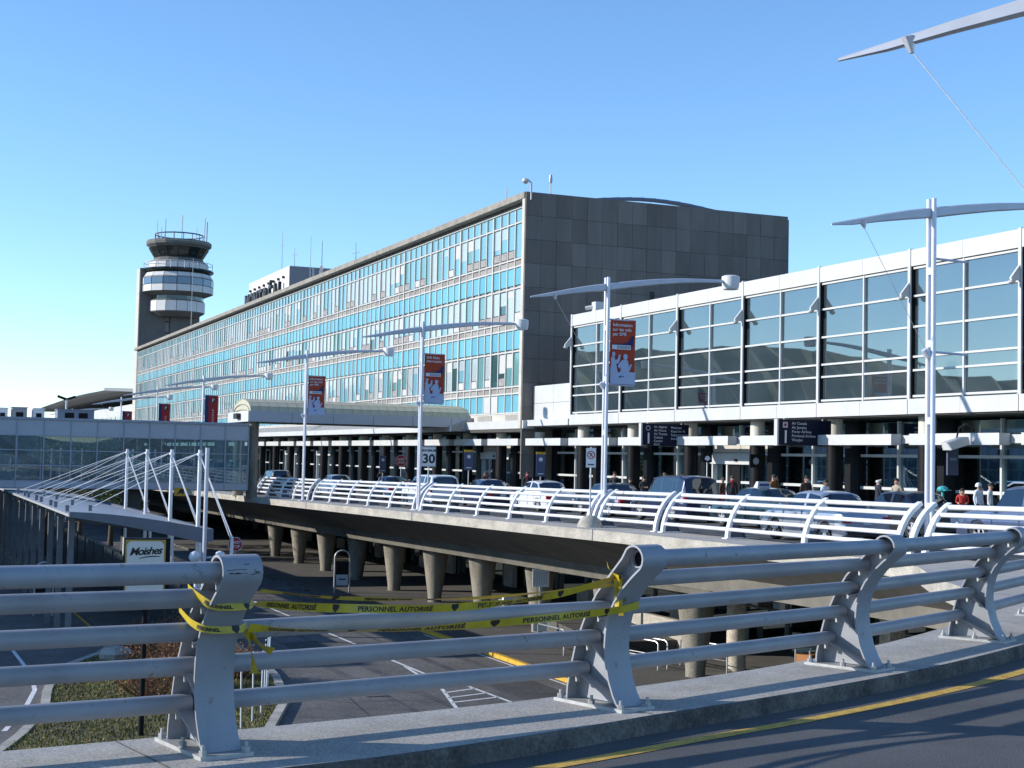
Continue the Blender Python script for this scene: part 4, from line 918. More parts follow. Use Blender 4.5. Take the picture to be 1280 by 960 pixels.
dirsign(52.1, ('Air Canada', 'Air Jamaica', 'Porter Airlines', 'Provincial Airlines', 'WestJet'), (), 'navy hanging sign with a large 1 and one column of airlines', 0)
T = thing('wall_lamp', 'white floodlight on a curved arm above the kerb by the nearest lamp post', 'lamp', (35.3, 42.4, 1.0)); 
part(T, 'arm', MB().tube([(.4, 0, .0), (.35, 0, .45), (0, 0, .6), (-.3, 0, .45), (-.4, 0, .1)], .035, 6), M_BLACK, 60, local=True); part(T, 'head', MB().bar((-.85, 0, -.22), (-.05, 0, .0), .5, .28), M_WHITE, local=True)
part(T, 'bracket', MB().box(.3, .75, -.06, .06, -.05, .05), M_FRAME, local=True)
T = thing('hanging_sign', 'small dark blue vertical sign hung under the awning left of the nearest lamp post', 'sign', (36.6, 44.7, .0)); part(T, 'board', MB().box(-.25, .25, -.04, .04, -.25, .75), M_SBLUE, local=True); part(T, 'print', MB().box(-.15, .15, -.043, -.041, .3, .4), mat('faded_blue_print', (.2, .25, .4), .6), local=True)
T = thing('hanging_sign', 'small dark pictogram sign beside the sliding doors', 'sign', (36.3, 57.9, .1)); part(T, 'board', MB().box(-.3, .3, -.05, .05, -.25, .35), M_DARK, local=True); part(T, 'pictogram', MB().add([(a, -.052, b) for a, b in circ(0, .05, .16)], [tuple(range(14))]), mat('sign_grey_print', (.35, .37, .42), .6), local=True)

# ================================================================== CONTROL TOWER
TT = thing('control_tower', 'airport control tower with stacked round cab behind the office block', 'tower', (42.6, 247, -2.8))
M_TCON = mat('tower_concrete', (.13, .125, .12), .9, 0, .15, .4)
M_TPAN = mat('tower_panel', (.62, .61, .60), .6, 0, .06, 1); M_TGL = mat('tower_blue_glass', (.10, .16, .24), .08, 0, .1, 1, spec=.9); M_TDK = mat('tower_dark_glass', (.015, .02, .02), .05, spec=.9)
part(TT, 'shaft', MB().box(36.35, 40.6, 244.2, 247.2, -7.8, 29.8), M_TCON); part(TT, 'shaft', MB().box(41.3, 46.0, 243.6, 250, -7.8, 25), M_TCON)
part(TT, 'slot', MB().box(40.602, 41.298, 245.0, 247, 8, 24), M_TPAN); part(TT, 'edge_strip', MB().box(36.2, 36.348, 244.15, 247.2, -7.8, 29.8), M_CREAM)
for k in range(6): part(TT, 'slot_sill', MB().box(40.61, 41.29, 244.9, 245.19, 14+k*1.8, 14.2+k*1.8), M_TCON)
cx, cy = 42.4, 244.3; NS = 16
def ring(prof, nm, m, sm=None): return part(TT, nm, MB().lathe(prof, NS, (cx, cy, -.6), ph=R(11.25)), m, sm)
ring([(4.3, 25.3), (4.4, 25.2), (4.4, 23.3), (3.2, 22.6)], 'lower_ring', M_TCON); ring([(4.2, 26.1), (4.2, 25.2)], 'neck', M_TDK)
def facets(r0, r1, z0, z1, nm, m, gap=.05, skip=None, tk=.06):
    for k in range(NS):
        if skip and skip(k): continue
        a0, a1 = R(11.25+22.5*k), R(11.25+22.5*(k+1)); p = lambda a, r, z: Vector((cx+r*math.cos(a), cy+r*math.sin(a), z-.6))
        q = [p(a0, r0, z0), p(a1, r0, z0), p(a1, r1, z1), p(a0, r1, z1)]; c = sum(q, Vector((0, 0, 0)))/4
        q = [c+(v-c)*(1-gap) for v in q]; nn = (q[1]-q[0]).cross(q[3]-q[0]).normalized()*tk
        part(TT, nm, MB().prism(q, nn), m)
facets(4.42, 4.42, 23.4, 25.1, 'cladding_panel', M_TPAN, .04)
ring([(4.2, 25.9), (5.65, 26.5), (5.7, 28.9), (5.2, 29.6), (4.6, 29.9)], 'upper_ring', M_TCON)
facets(5.70, 5.70, 26.5, 27.6, 'cladding_panel', M_TPAN, .05); facets(5.72, 5.72, 27.65, 28.75, 'window_pane', M_TGL, .06, lambda k: k in (6, 7)); facets(5.72, 5.72, 27.65, 28.75, 'cladding_panel', M_TPAN, .03, lambda k: k not in (6, 7)); facets(5.68, 5.2, 28.8, 29.6, 'cladding_panel', M_TPAN, .04)
ring([(4.5, 29.7), (5.6, 29.9), (5.75, 30.2), (5.7, 30.35), (4.2, 30.5)], 'balcony_slab', M_TDK); ring([(4.75, 30.3), (4.75, 31.5), (4.2, 31.8), (3.9, 32.2)], 'balcony_core', M_TCON); facets(4.8, 4.8, 30.4, 31.4, 'cladding_panel', M_TPAN, .04)
bl = MB()
for k in range(NS): a = R(22.5*k); bl.tube([(cx+5.6*math.cos(a), cy+5.6*math.sin(a), 29.6), (cx+5.6*math.cos(a), cy+5.6*math.sin(a), 30.8)], .05, 5)
bl.tube([(cx+5.6*math.cos(R(22.5*k)), cy+5.6*math.sin(R(22.5*k)), 30.8) for k in range(17)], .05, 5); part(TT, 'balcony_rail', bl, M_TPAN)
ring([(3.6, 31.9), (4.75, 33.9)], 'cab_core', M_BLACK); facets(3.66, 4.82, 31.95, 33.85, 'cab_pane', M_TDK, .03)
facets(3.72, 4.98, 31.9, 33.9, 'cab_post', M_TPAN, .97)
ring([(4.7, 33.85), (5.25, 34.3), (5.2, 35.0), (.1, 35.15)], 'cab_roof', M_TCON); facets(4.75, 5.28, 33.95, 34.85, 'cladding_panel', M_GREY[0], .04)
rl = MB()
for k in range(NS): a = R(22.5*k); rl.tube([(cx+3.9*math.cos(a), cy+3.9*math.sin(a), 34.3), (cx+3.9*math.cos(a), cy+3.9*math.sin(a), 35.5)], .06, 5)
for z in (35.6, 35.5): rl.tube([(cx+3.9*math.cos(R(22.5*k)), cy+3.9*math.sin(R(22.5*k)), z) for k in range(17)], .06, 5)
part(TT, 'roof_rail', rl, mat('dark_rail', (.05, .06, .1), .5))
for dx, h, lb in ((-3.8, 3.2, 'left'), (-2.5, 3.6, ''), (-3.1, 2.2, ''), (.2, 4.4, ''), (3.9, 4.2, ''), (4.3, 3.6, ''), (-1, 1.6, ''), (2.6, 2.6, '')): part(TT, 'aerial', MB().tube([(cx+dx, cy-1, 34.4), (cx+dx+.05, cy-1, 34.4+h)], .09 if h > 3.5 else .06, 5), M_ANT)

# ================================================================== SKYBRIDGE AND BARREL CANOPY
TS = thing('skybridge', 'glazed pedestrian skybridge with pale grey panels at the left', 'bridge', (5, 94.5, -2.3))
M_BPAN = mat('bridge_panel', (.42, .43, .46), .5, .1, .05, 1.2); M_BMUL = mat('bridge_mullion', (.30, .33, .38), .5, .3); M_BRACE = mat('bridge_brace', (.06, .065, .075), .6)
x = 19.42; xs = [20.9, 19.42]
while x > -12.5: x -= 1.563; xs.append(x)
for i in range(len(xs)-1):
    a, b = xs[i+1], xs[i]
    for yf, s in ((93.0, 1), (96.2, -1)):
        y0, y1 = sorted((yf, yf+s*.1))
        part(TS, 'roof_panel', MB().box(a+.03, b-.03, y0, y1, .86, 1.78), M_BPAN); part(TS, 'floor_panel', MB().box(a+.03, b-.03, y0, y1, -2.32, -1.92), M_BPAN)
        for z0, z1 in ((-1.88, -.98), (-.93, -.08), (-.03, .82)): part(TS, 'window_pane', MB().box(a+.03, b-.03, yf+s*.03, yf+s*.04, z0, z1), GL_BRI)
    part(TS, 'mullion', MB().box(b-.035, b+.035, 92.96, 93.08, -2.32, 1.78), M_BMUL); part(TS, 'mullion', MB().box(b-.035, b+.035, 96.12, 96.2, -2.3, 1.78), M_BMUL)
for y0, y1 in ((92.985, 93.06), (96.13, 96.19)):
    for z in (-1.92, -.98, -.08, .80): part(TS, 'transom_bar', MB().box(xs[-1], 20.86, y0, y1, z, z+.06), M_BMUL)
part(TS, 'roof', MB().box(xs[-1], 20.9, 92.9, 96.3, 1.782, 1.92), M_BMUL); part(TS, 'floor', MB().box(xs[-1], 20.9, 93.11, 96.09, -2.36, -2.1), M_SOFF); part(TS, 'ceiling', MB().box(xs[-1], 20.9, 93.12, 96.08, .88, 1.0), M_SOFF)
for k in range(8):
    xa = 19.4-k*4.69; zz = (-2.05, .9) if k % 2 == 0 else (.9, -2.05)
    for y in (93.5, 95.7): part(TS, 'brace', MB().bar((xa, y, zz[0]), (xa-4.69, y, zz[1]), .26, .34), M_BRACE)
for xq in (-8, 3.2, 14): part(TS, 'pier', MB().box(xq-.5, xq+.5, 94, 95.2, -7.9, -2.34), M_SOFF)
part(TS, 'end_post', MB().box(18.9, 19.6, 93.2, 93.6, -2.3, .9), M_BPAN)
solo('warning_sign', MB().box(-.42, .42, -.02, .02, -.26, .26).add([(-.30, -.0215, -.2), (.0, -.0215, -.05), (.12, -.0215, -.2), (.2, -.0215, .15), (-.05, -.0215, .2), (-.15, -.0215, .02)], [(0, 1, 2, 3, 4, 5)], 1), [mat('warning_amber', (.62, .33, .02), .5), M_BLACK], 'small amber warning sign under the skybridge edge', 'sign', (16.75, 92.9, -2.45))
TV = thing('barrel_canopy', 'barrel vaulted translucent canopy over the walkway to the office block', 'canopy', (28, 96, 2))
VX0, VX1, VY0, VY1, Z0, Z1 = 20.95, 37.3, 93.0, 99.1, 2.05, 2.72
for i in range(6):
    a = lerp(VX0, VX1, i/6); b = lerp(VX0, VX1, (i+1)/6)
    for y0, y1 in ((VY0, VY0+.15), (VY1-.15, VY1)): part(TV, 'fascia_panel', MB().box(a+(.012 if i else 0), b-.012, y0, y1, Z0, Z1), M_BPAN)
for x0, x1 in ((VX0-.12, VX0-.002), (VX1+.002, VX1+.1)): part(TV, 'end_fascia', MB().box(x0, x1, VY0-.0, VY1, Z0, Z1), M_WHITE)
part(TV, 'end_lamp', MB().box(VX0-.4, VX0-.121, 95.2, 96.2, 2.25, 2.6), M_BLACK)
part(TV, 'ceiling', MB().box(VX0, VX1, VY0+.15, VY1-.15, Z0+.02, Z0+.1), M_SOFF)
M_VLT = mat('translucent_sheet', (.46, .42, .31), .7, 0, .10, 1.5); M_VRB = mat('vault_rib', (.25, .28, .22), .6)
arc = lambda a, r=0: (96.05-math.cos(a)*(2.62+r), Z1-.04+math.sin(a)*(.88+r))
NX, NA = 26, 8
vc = {}
for i in range(NX):
    x0 = lerp(VX0+.15, VX1-.2, i/NX); x1 = lerp(VX0+.15, VX1-.2, (i+1)/NX)
    for k in range(NA):
        if k not in vc:
            (ya, za), (yb, zb) = arc(math.pi*k/NA+.012), arc(math.pi*(k+1)/NA-.012); d = Vector((0, yb-ya, zb-za)); q = Vector((0, -d.z, d.y)).normalized()*.03
            dx = x1-x0; vc[k] = MB().prism([(.02, ya, za), (dx-.02, ya, za), (dx-.02, yb, zb), (.02, yb, zb)], q).mesh('vault_sheet', M_VLT)
        link('vault_sheet', vc[k], TV, (x0-28, -96, -2))
rb = MB()
for i in range(NX+1):
    x0 = lerp(VX0+.15, VX1-.2, i/NX)
    for k in range(NA): (ya, za), (yb, zb) = arc(math.pi*k/NA), arc(math.pi*(k+1)/NA); rb.bar((x0, ya, za), (x0, yb, zb), .05, .06)
for k in range(NA+1): y, z = arc(math.pi*k/NA); rb.bar((VX0+.15, y, z), (VX1-.2, y, z), .05, .06)
part(TV, 'rib_grid', rb, M_VRB)
for xx in (VX0+.13, VX1-.2): part(TV, 'end_sheet', MB().prism([(xx, *arc(math.pi*k/12, -.02)) for k in range(13)], (.02, 0, 0)), M_VLT)
for r in (-.35, -.7): part(TV, 'end_rib', MB().tube([(VX0+.1, *arc(math.pi*k/12, r)) for k in range(13)], .03, 5), M_VRB)
part(TV, 'support_column', MB().lathe([(.36, zd(93)-.1), (.36, 2.05)], 20, (21.45, 94.2, 0)), M_COLM, 40)
part(TV, 'support_column', MB().lathe([(.36, zd(93)-.1), (.36, 2.05)], 20, (21.45, 98.2, 0)), M_COLM, 40)
# ================================================================== CABLE-STAYED SHELTER ON THE LOWER LEVEL
TC_ = thing('walkway_shelter', 'cable stayed walkway shelter with white masts beside the lower road', 'shelter', (8.5, 75, -7.8))
M_RFW = mat('shelter_roof', (.40, .41, .42), .5, .1, .1, 1.5); M_RFB = mat('shelter_edge', (.15, .165, .20), .45, .3, .08, 1)
def rz_(x): # cross-section of the roof: high at the outer edge, dipping to the masts
    t = max(0, (x-6.5)/5.4); return lerp(-2.50, -3.15, t**1.6)
xs_ = [6.5+5.4*k/7 for k in range(8)]
yk = 60.0
for k in range(22):
    y0 = yk+k*2.9; y1 = y0+2.88
    mb = MB(); mb.loft([[(x, y, rz_(x)) for x in xs_]+[(x, y, rz_(x)-.1) for x in xs_[::-1]] for y in (y0, y1)]); part(TC_, 'roof_sheet', mb, M_RFW)
mb = MB(); mb.loft([[(x, y, rz_(x)+.10) for x in xs_]+[(x, y, rz_(x)-.10-.42*((x-6.5)/5.4)**.8) for x in xs_[::-1]] for y in (59.7, 59.98)]); part(TC_, 'end_beam', mb, M_RFB)
mb = MB(); mb.loft([[(11.9, y, -3.05), (12.1, y, -3.05), (12.1, y, -3.55), (11.9, y, -3.55)] for y in (59.7, 123)]); part(TC_, 'edge_beam', mb, M_RFB)
for i, y in enumerate((62.2, 68.9, 76.0, 82.8)):
    part(TC_, 'mast', MB().tube([(11.95, y, -7.8), (11.95, y, .12)], [.10, .08], 12).lathe([(.13, -.12), (.13, -.02)], 10, (11.95, y, 0)), M_WHITER, 50)
    for dx, dy in ((-5.2, -1.2), (-5.2, 3.4), (-4.0, 1.2)):
        x = 11.95+dx; part(TC_, 'stay_rod', MB().tube([(11.95, y, .0), (x, y+dy+2, rz_(x)+.12)], .013, 6), M_WHITER, 50)
        part(TC_, 'rod_anchor', MB().box(x-.07, x+.07, y+dy+1.9, y+dy+2.1, rz_(x), rz_(x)+.25), M_RFB)
    for dy in (-3.4, -2.6): part(TC_, 'stay_rod', MB().tube([(11.95, y, -.1), (13.0, y+dy*.6, -3.5)], .024, 6), M_WHITER, 50)
    part(TC_, 'rod_anchor', MB().tube([(13.0, y-2.1, -7.8), (13.0, y-1.8, -3.4)], [.12, .07], 8), M_WHITER, 50)
for k in range(15):
    y = 62+k*4.1; part(TC_, 'column', MB().box(6.72, 6.95, y-.12, y+.12, -7.8, rz_(6.8)-.12), mat('shelter_column', (.17, .175, .19), .5, 0, .2, 2))
    part(TC_, 'cross_beam', MB().bar((6.6, y, rz_(6.6)-.2), (11.85, y, -3.42), .12, .2), M_RFB)
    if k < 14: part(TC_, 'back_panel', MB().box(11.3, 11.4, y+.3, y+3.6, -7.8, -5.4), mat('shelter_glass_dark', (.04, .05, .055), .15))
island2 = struct('walkway_island', MB().box(8.75, 13.0, 66.01, 150, -7.9, -7.65), M_SIDE)
# advertisement panel on its black post
TM = thing('billboard', 'backlit cream billboard reading Moishes on a black post', 'billboard', (6.55, 41.2, -7.7), R(-9))
part(TM, 'post', MB().tube([(0, .12, -.1), (0, .12, 5.2)], .075, 10), M_DARK, 50, local=True)
part(TM, 'case', MB().box(-.60, .62, .0, .24, 3.42, 5.34), M_DARK, local=True)
part(TM, 'face', MB().box(-.57, .50, -.012, -.001, 3.46, 5.30), mat('billboard_cream', (.70, .66, .58), .4, 0, .06, 2), local=True)
fr = MB()
for a, b, c, d in ((-.57, .50, 3.46, 3.50), (-.57, .50, 5.26, 5.30), (-.57, -.53, 3.50, 5.26), (.46, .50, 3.50, 5.26)): fr.box(a, b, -.016, -.013, c, d)
part(TM, 'gold_border', fr, mat('billboard_gold', (.45, .27, .05), .4), local=True)
for k in range(4):
    sx, sz = (1, 1) if k == 0 else (-1, 1) if k == 1 else (1, -1) if k == 2 else (-1, -1); cx_, cz_ = -.035, 4.38
    part(TM, 'corner_ornament', MB().add([(cx_+sx*.495, -.0165, cz_+sz*.88), (cx_+sx*.40, -.0165, cz_+sz*.88), (cx_+sx*.46, -.0165, cz_+sz*.83), (cx_+sx*.495, -.0165, cz_+sz*.78)], [(0, 1, 2, 3)]), MATS['billboard_gold'], local=True)
part(TM, 'lettering', text_mb('Moishes', .29, lambda a, b, c: (-.03+a+b*.30, -.0165, 4.90+b+a*.06), align='CENTER', bold=.008, spacing=.88), M_BLACK, local=True)
part(TM, 'flourish', MB().add([(-.2+t*.55, -.0165, 4.80+.05*t+.035*math.sin(t*3)) for t in [k/8 for k in range(9)]]+[(-.2+t*.55, -.0165, 4.785+.05*t+.02*math.sin(t*3)) for t in [k/8 for k in range(8, -1, -1)]], [tuple(range(18))]), M_BLACK, local=True)
pl = MB()
for k in range(4): pl.box(-.50, -.26, -.016, -.013, 4.50-k*.07, 4.53-k*.07)
part(TM, 'print', pl, mat('billboard_print', (.32, .26, .18), .6), local=True); part(TM, 'print', MB().box(-.05, .40, -.016, -.013, 4.2, 4.46), M_DARK, local=True)
part(TM, 'print', MB().box(-.53, .46, -.016, -.013, 3.50, 3.75), mat('billboard_red', (.3, .03, .03), .6), local=True)
# arch framed signs beside the lower road
def arch(x, y, h, label, plate=True):
    T = thing('arch_sign', label, 'sign', (x, y, -7.8), R(-14), 'arched sign frames on the lower level')
    pts = [(-.42, 0, 0), (-.42, 0, h-.42)]+[(-.42*math.cos(R(20*k)), 0, h-.42+.42*math.sin(R(20*k))) for k in range(1, 9)]+[(.42, 0, h-.42), (.42, 0, 0)]
    part(T, 'frame', MB().tube(pts, .05, 8), mat('dull_steel', (.45, .46, .47), .4, .4), 50, local=True); part(T, 'board', MB().box(-.36, .36, -.02, .02, .7, h-.6), M_DARK, local=True)
    if plate: part(T, 'plate', MB().box(-.33, .33, -.03, -.022, .55, 1.15), mat('sign_pale', (.5, .52, .55), .6), local=True); part(T, 'print', MB().box(-.2, .2, -.034, -.031, .85, .93), M_BLACK, local=True)
arch(23.6, 80.5, 2.5, 'arched sign frame with pale plate before the dark deck columns'); arch(6.9, 73, 2.5, 'dim arched sign frame in the shade left of the billboard', False)
# white lamps pair near mast
T = thing('globe_lamp', 'pair of white globe lamps on a grey post beside the nearest mast', 'lamp', (11.5, 58.4, -7.8)); part(T, 'post', MB().tube([(0, 0, 0), (0, 0, 8.0)], .08, 8), M_POLE, 50, local=True)
for dx in (-.38, .62): part(T, 'globe', MB().lathe([(.02, 3.5), (.16, 3.56), (.23, 3.73), (.16, 3.9), (.02, 3.96)], 14, (dx, 0, 0)), mat('globe_white', (.7, .72, .76), .3), 60, local=True)
part(T, 'arm', MB().tube([(-.35, 0, 3.7), (.6, 0, 3.7)], .04, 6), M_POLE, local=True)

# ================================================================== LOWER LEVEL FURNITURE RIGHT OF THE ROAD
M_STEEL = mat('handrail_steel', (.62, .62, .62), .3, .7)
def hoop(x0, y0, x1, y1, h, label, z=-7.66):
    T = thing('handrail', label, 'handrail', (x0, y0, z), 0, 'steel hand rails on the lower pavement')
    part(T, 'tube', MB().tube([(x0, y0, z), (x0, y0, z+h-.08), (x0+(x1-x0)*.03, y0+(y1-y0)*.03, z+h), (x0+(x1-x0)*.97, y0+(y1-y0)*.97, z+h), (x1, y1, z+h-.08), (x1, y1, z)], .035, 8), M_STEEL, 60)
    part(T, 'mid_bar', MB().tube([(x0, y0, z+.45), (x1, y1, z+.45)], .022, 6), M_STEEL, 60)
hoop(25.4, 53.0, 26.4, 48.6, 1.05, 'steel handrail hoop nearest the yellow kerb'); hoop(25.9, 53.2, 26.9, 48.8, 1.05, 'second steel handrail hoop behind the first one'); hoop(27.9, 49.6, 28.5, 47.2, 1.0, 'short steel handrail beside the nearest tapered column'); hoop(24.6, 55.5, 24.7, 53.2, 1.0, 'small steel hoop left of the long handrails')
T = thing('concrete_ramp', 'low pale concrete ramp block behind the handrails', 'ramp', (28, 56, -7.66)); part(T, 'block', MB().prism([(26.8, 54, -7.66), (26.8, 60, -7.66), (26.8, 60, -6.9), (26.8, 54, -7.3)], (3.4, 0, 0)), M_SIDE); part(T, 'wall', MB().box(30.21, 30.5, 53.5, 60, -7.66, -6.5), M_CONCW)
T = thing('notice_board', 'white notice board mounted on a grey post under the deck', 'board', (26.05, 58.6, -7.66), R(-14)); part(T, 'post', MB().box(-.05, .05, .03, .13, 0, 3.0), M_FRAME, local=True); part(T, 'board', MB().box(-.36, .36, -.04, .02, 2.2, 2.95), mat('board_white', (.62, .63, .65), .5), local=True); part(T, 'lower_panel', MB().box(-.3, .3, -.04, .02, .3, .75), M_WHITE, local=True)
pv = MB()
for k in range(6): pv.box(-.31+k*.105, -.25+k*.105, -.045, -.041, 2.28, 2.87)
part(T, 'print', pv, mat('board_print', (.45, .46, .5), .6), local=True)
solo('ticket_box', MB().box(-.22, .22, -.2, .2, 0, 1.05).box(-.25, .25, -.23, .23, 1.05, 1.1).box(-.15, .15, -.21, -.19, .6, .9, 1), [M_SGNW, M_DARK], 'tall pale cabinet standing among the middle deck columns', 'box', (27.6, 66.0, -7.66), R(-10))
solo('crate_stack', MB().box(-.9, .9, -.4, .4, 0, .35).box(-.8, .2, -.35, .35, .36, .75).box(.3, .8, -.3, .3, .36, .6), M_SGNB, 'low grey crates below the notice board', 'crates', (28.9, 68, -7.66), .2)
bk_ = mat('rust_orange', (.35, .14, .04), .6)
T = thing('handcart', 'orange and white handcart beside the pale square pillar', 'cart', (30.6, 45, -7.66), .4); part(T, 'tray', MB().box(-.5, .5, -.3, .3, .5, .95), bk_, local=True); part(T, 'frame', MB().tube([(-.5, -.3, .15), (-.5, -.3, 1.1), (.5, -.3, 1.1), (.5, -.3, .15)], .03, 6).tube([(-.5, .3, .15), (-.5, .3, 1.1), (.5, .3, 1.1), (.5, .3, .15)], .03, 6), M_STEEL, local=True)
for sx in (-.4, .4): part(T, 'wheel', MB().lathe([(.02, -.03), (.14, -.03), (.14, .03), (.02, .03)], 12, (sx, 0, .14)), M_DARK, local=True)

# ================================================================== FAR BUILDINGS AT THE LEFT
TG = thing('parking_garage', 'long low parking garage at the left beyond the skybridge', 'building', (-30, 140, -7.8))
M_GAR = mat('garage_concrete', (.55, .54, .51), .9, 0, .15, .3)
for z in (-7.7, -4.9, -2.0, .9): part(TG, 'floor_slab', MB().box(-62, -12.2, 64, 215, z-.3, z+.75), M_GAR)
part(TG, 'roof_slab', MB().box(-62, -12.2, 64, 215, 2.9, 3.5), M_GAR); part(TG, 'inner_wall', MB().box(-60, -14.5, 66, 213, -7.7, 2.9), mat('garage_dark', (.34, .36, .36), .9))
gp = MB()
for k in range(26): gp.box(-12.4, -12.0, 64.2+k*6, 64.8+k*6, -7.8, 3.4)
part(TG, 'pillars', gp, M_GAR, stuff=True)
TG2 = thing('garage_wing', 'pale finned garage wing seen through the skybridge glass', 'building', (2, 150, -7.8))
part(TG2, 'wall', MB().box(-10, 11.8, 141, 170, -7.8, 1.6), mat('wing_wall', (.13, .18, .185), .5, 0, .4, .5)); part(TG2, 'roof_slab', MB().box(-10.5, 14.2, 140.5, 171, 1.602, 2.35), M_GAR)
for k in range(18): part(TG2, 'fin', MB().box(-9.6+k*1.24, -9.45+k*1.24, 140.6, 140.98, -4.5, .3), M_WHITE)
for i, (x, w_, h, c) in enumerate(((9.4, .9, .75, 0), (10.9, 1.3, .85, 1), (12.6, 1.0, .8, 0), (11.2, .5, .75, 0))):
    if i > 2: continue
    solo('rooftop_unit', MB().box(-w_/2, w_/2, -1, 1, 0, h+.6).box(-w_/2-.06, w_/2+.06, -1.06, 1.06, h+.6, h+.68).box(-w_/4, w_/4, -1.02, -1.0, .4, h+.2, 1), [M_SGNW if c == 0 else M_SGNB, M_DARK], ('leftmost white rooftop unit above the skybridge', 'wide grey rooftop unit second from the left', 'pale rooftop unit third from the left')[i], 'roof unit', (x, 145, 2.35))
solo('rooftop_unit', MB().box(-2, 2, -1.4, 1.4, 0, 1.5).box(-2.08, 2.08, -1.48, 1.48, 1.5, 1.6).box(-1.2, -.2, -1.43, -1.39, .3, 1.2, 1).box(.3, 1.3, -1.43, -1.39, .3, 1.2, 1), [mat('unit_blue_grey', (.16, .19, .26), .6), M_DARK], 'blue grey rooftop unit in front of the distant winged roof', 'roof unit', (19.2, 175, 3.0))
solo('roof_platform', MB().box(-5, 6, -3, 12, -10.8, 0), M_GAR, 'flat roofed block carrying the blue grey rooftop unit', 'building', (19, 174, 3.0))
TF = thing('far_concourse', 'distant white concourse with a wing shaped roof beyond the tower', 'building', (50, 330, -7.8))
part(TF, 'wall', MB().box(37.5, 70, 256, 392, -7.8, 8.0), M_WHITE)
for k in range(22): part(TF, 'window', MB().box(37.40, 37.49, 258+k*5.9, 262.2+k*5.9, 3.6, 6.2), M_TGL)
wr = MB(); wr.loft([[(33.5+1.0*math.sin(math.pi*t), lerp(262, 405, t), 10.4-.6*t+.8*math.sin(math.pi*t)), (72, lerp(262, 405, t), 10.6), (72, lerp(262, 405, t), 11.6), (36, lerp(262, 405, t), 10.8-.4*t+.9*math.sin(math.pi*t))] for t in [k/10 for k in range(11)]])
part(TF, 'wing_roof', wr, mat('wing_roof_grey', (.16, .175, .20), .5, .2)); part(TF, 'wing_tip', MB().prism([(33.5, 261.9, 10.35), (72, 261.9, 10.5), (72, 255, 10.2), (40, 250, 9.8)], (0, 0, .5)), MATS['wing_roof_grey'])
T = thing('light_mast', 'tall twin headed light mast beyond the rooftop units', 'lamp', (24, 230, -7.8)); part(T, 'pole', MB().tube([(0, 0, 0), (0, 0, 15.6)], .14, 8), M_POLE, 50, local=True)
for s in (-1, 1): part(T, 'lamp_head', MB().bar((s*.15, 0, 15.4), (s*1.3, 0, 15.8), .6, .35), M_DARK, local=True)
# trees beyond the bridge
def tree(x, y, h, r, label, seed, m, z=-7.8):
    rr = random.Random(seed); T = thing('broadleaf_tree', label, 'tree', (x, y, z), 0, 'trees beyond the skybridge')
    tk = MB().tube([(0, 0, 0), (.1, 0, h*.35), (.05, .1, h*.8)], [.25, .18, .05], 8)
    for k in range(9):
        a = rr.uniform(0, 6.28); z0 = h*rr.uniform(.25, .7); tk.tube([(.05, 0, z0), (r*.8*math.cos(a), r*.8*math.sin(a), z0+h*.25)], [.09, .02], 5)
    part(T, 'trunk', tk, mat('tree_bark', (.10, .08, .06), .95, 0, .3, 3), 50, local=True); lv = MB()
    cl_ = [(rr.uniform(-r, r)*.7, rr.uniform(-r, r)*.7, h*rr.uniform(.38, .92), rr.uniform(.35, .6)*r) for k in range(16)]
    for k in range(2200):
        c = rr.choice(cl_); d = Vector((rr.gauss(0, 1), rr.gauss(0, 1), rr.gauss(0, .8))).normalized()*c[3]*rr.random()**.4; p = Vector(c[:3])+d; s = rr.uniform(.10, .22); a = Vector((rr.gauss(0, 1), rr.gauss(0, 1), rr.gauss(0, 1))).normalized(); b = a.orthogonal().normalized()
        lv.add([p-a*s, p+b*s*.6, p+a*s, p-b*s*.6], [(0, 1, 2, 3)])
    o = part(T, 'crown', lv, m, local=True); o['kind'] = 'stuff'
mg = [mat('leaf_green', (.06, .09, .025), .8, 0, .4, .6, col2=(.10, .13, .04)), mat('leaf_autumn', (.16, .13, .04), .8, 0, .4, .6, col2=(.24, .17, .05))]
for i, (x, y, h, r, lb) in enumerate(((13.6, 118, 9, 3.2, 'dense green tree seen through the middle of the skybridge'), (10.4, 112, 8.5, 3.0, 'yellowish tree behind the left skybridge panes'), (16.9, 125, 9, 3.2, 'green tree just left of the skybridge pillar'), (15.0, 138, 9.2, 3.4, 'autumn tree farthest behind the skybridge glass'))):
    tree(x, y, h, r, lb, 90+i, mg[i % 2])
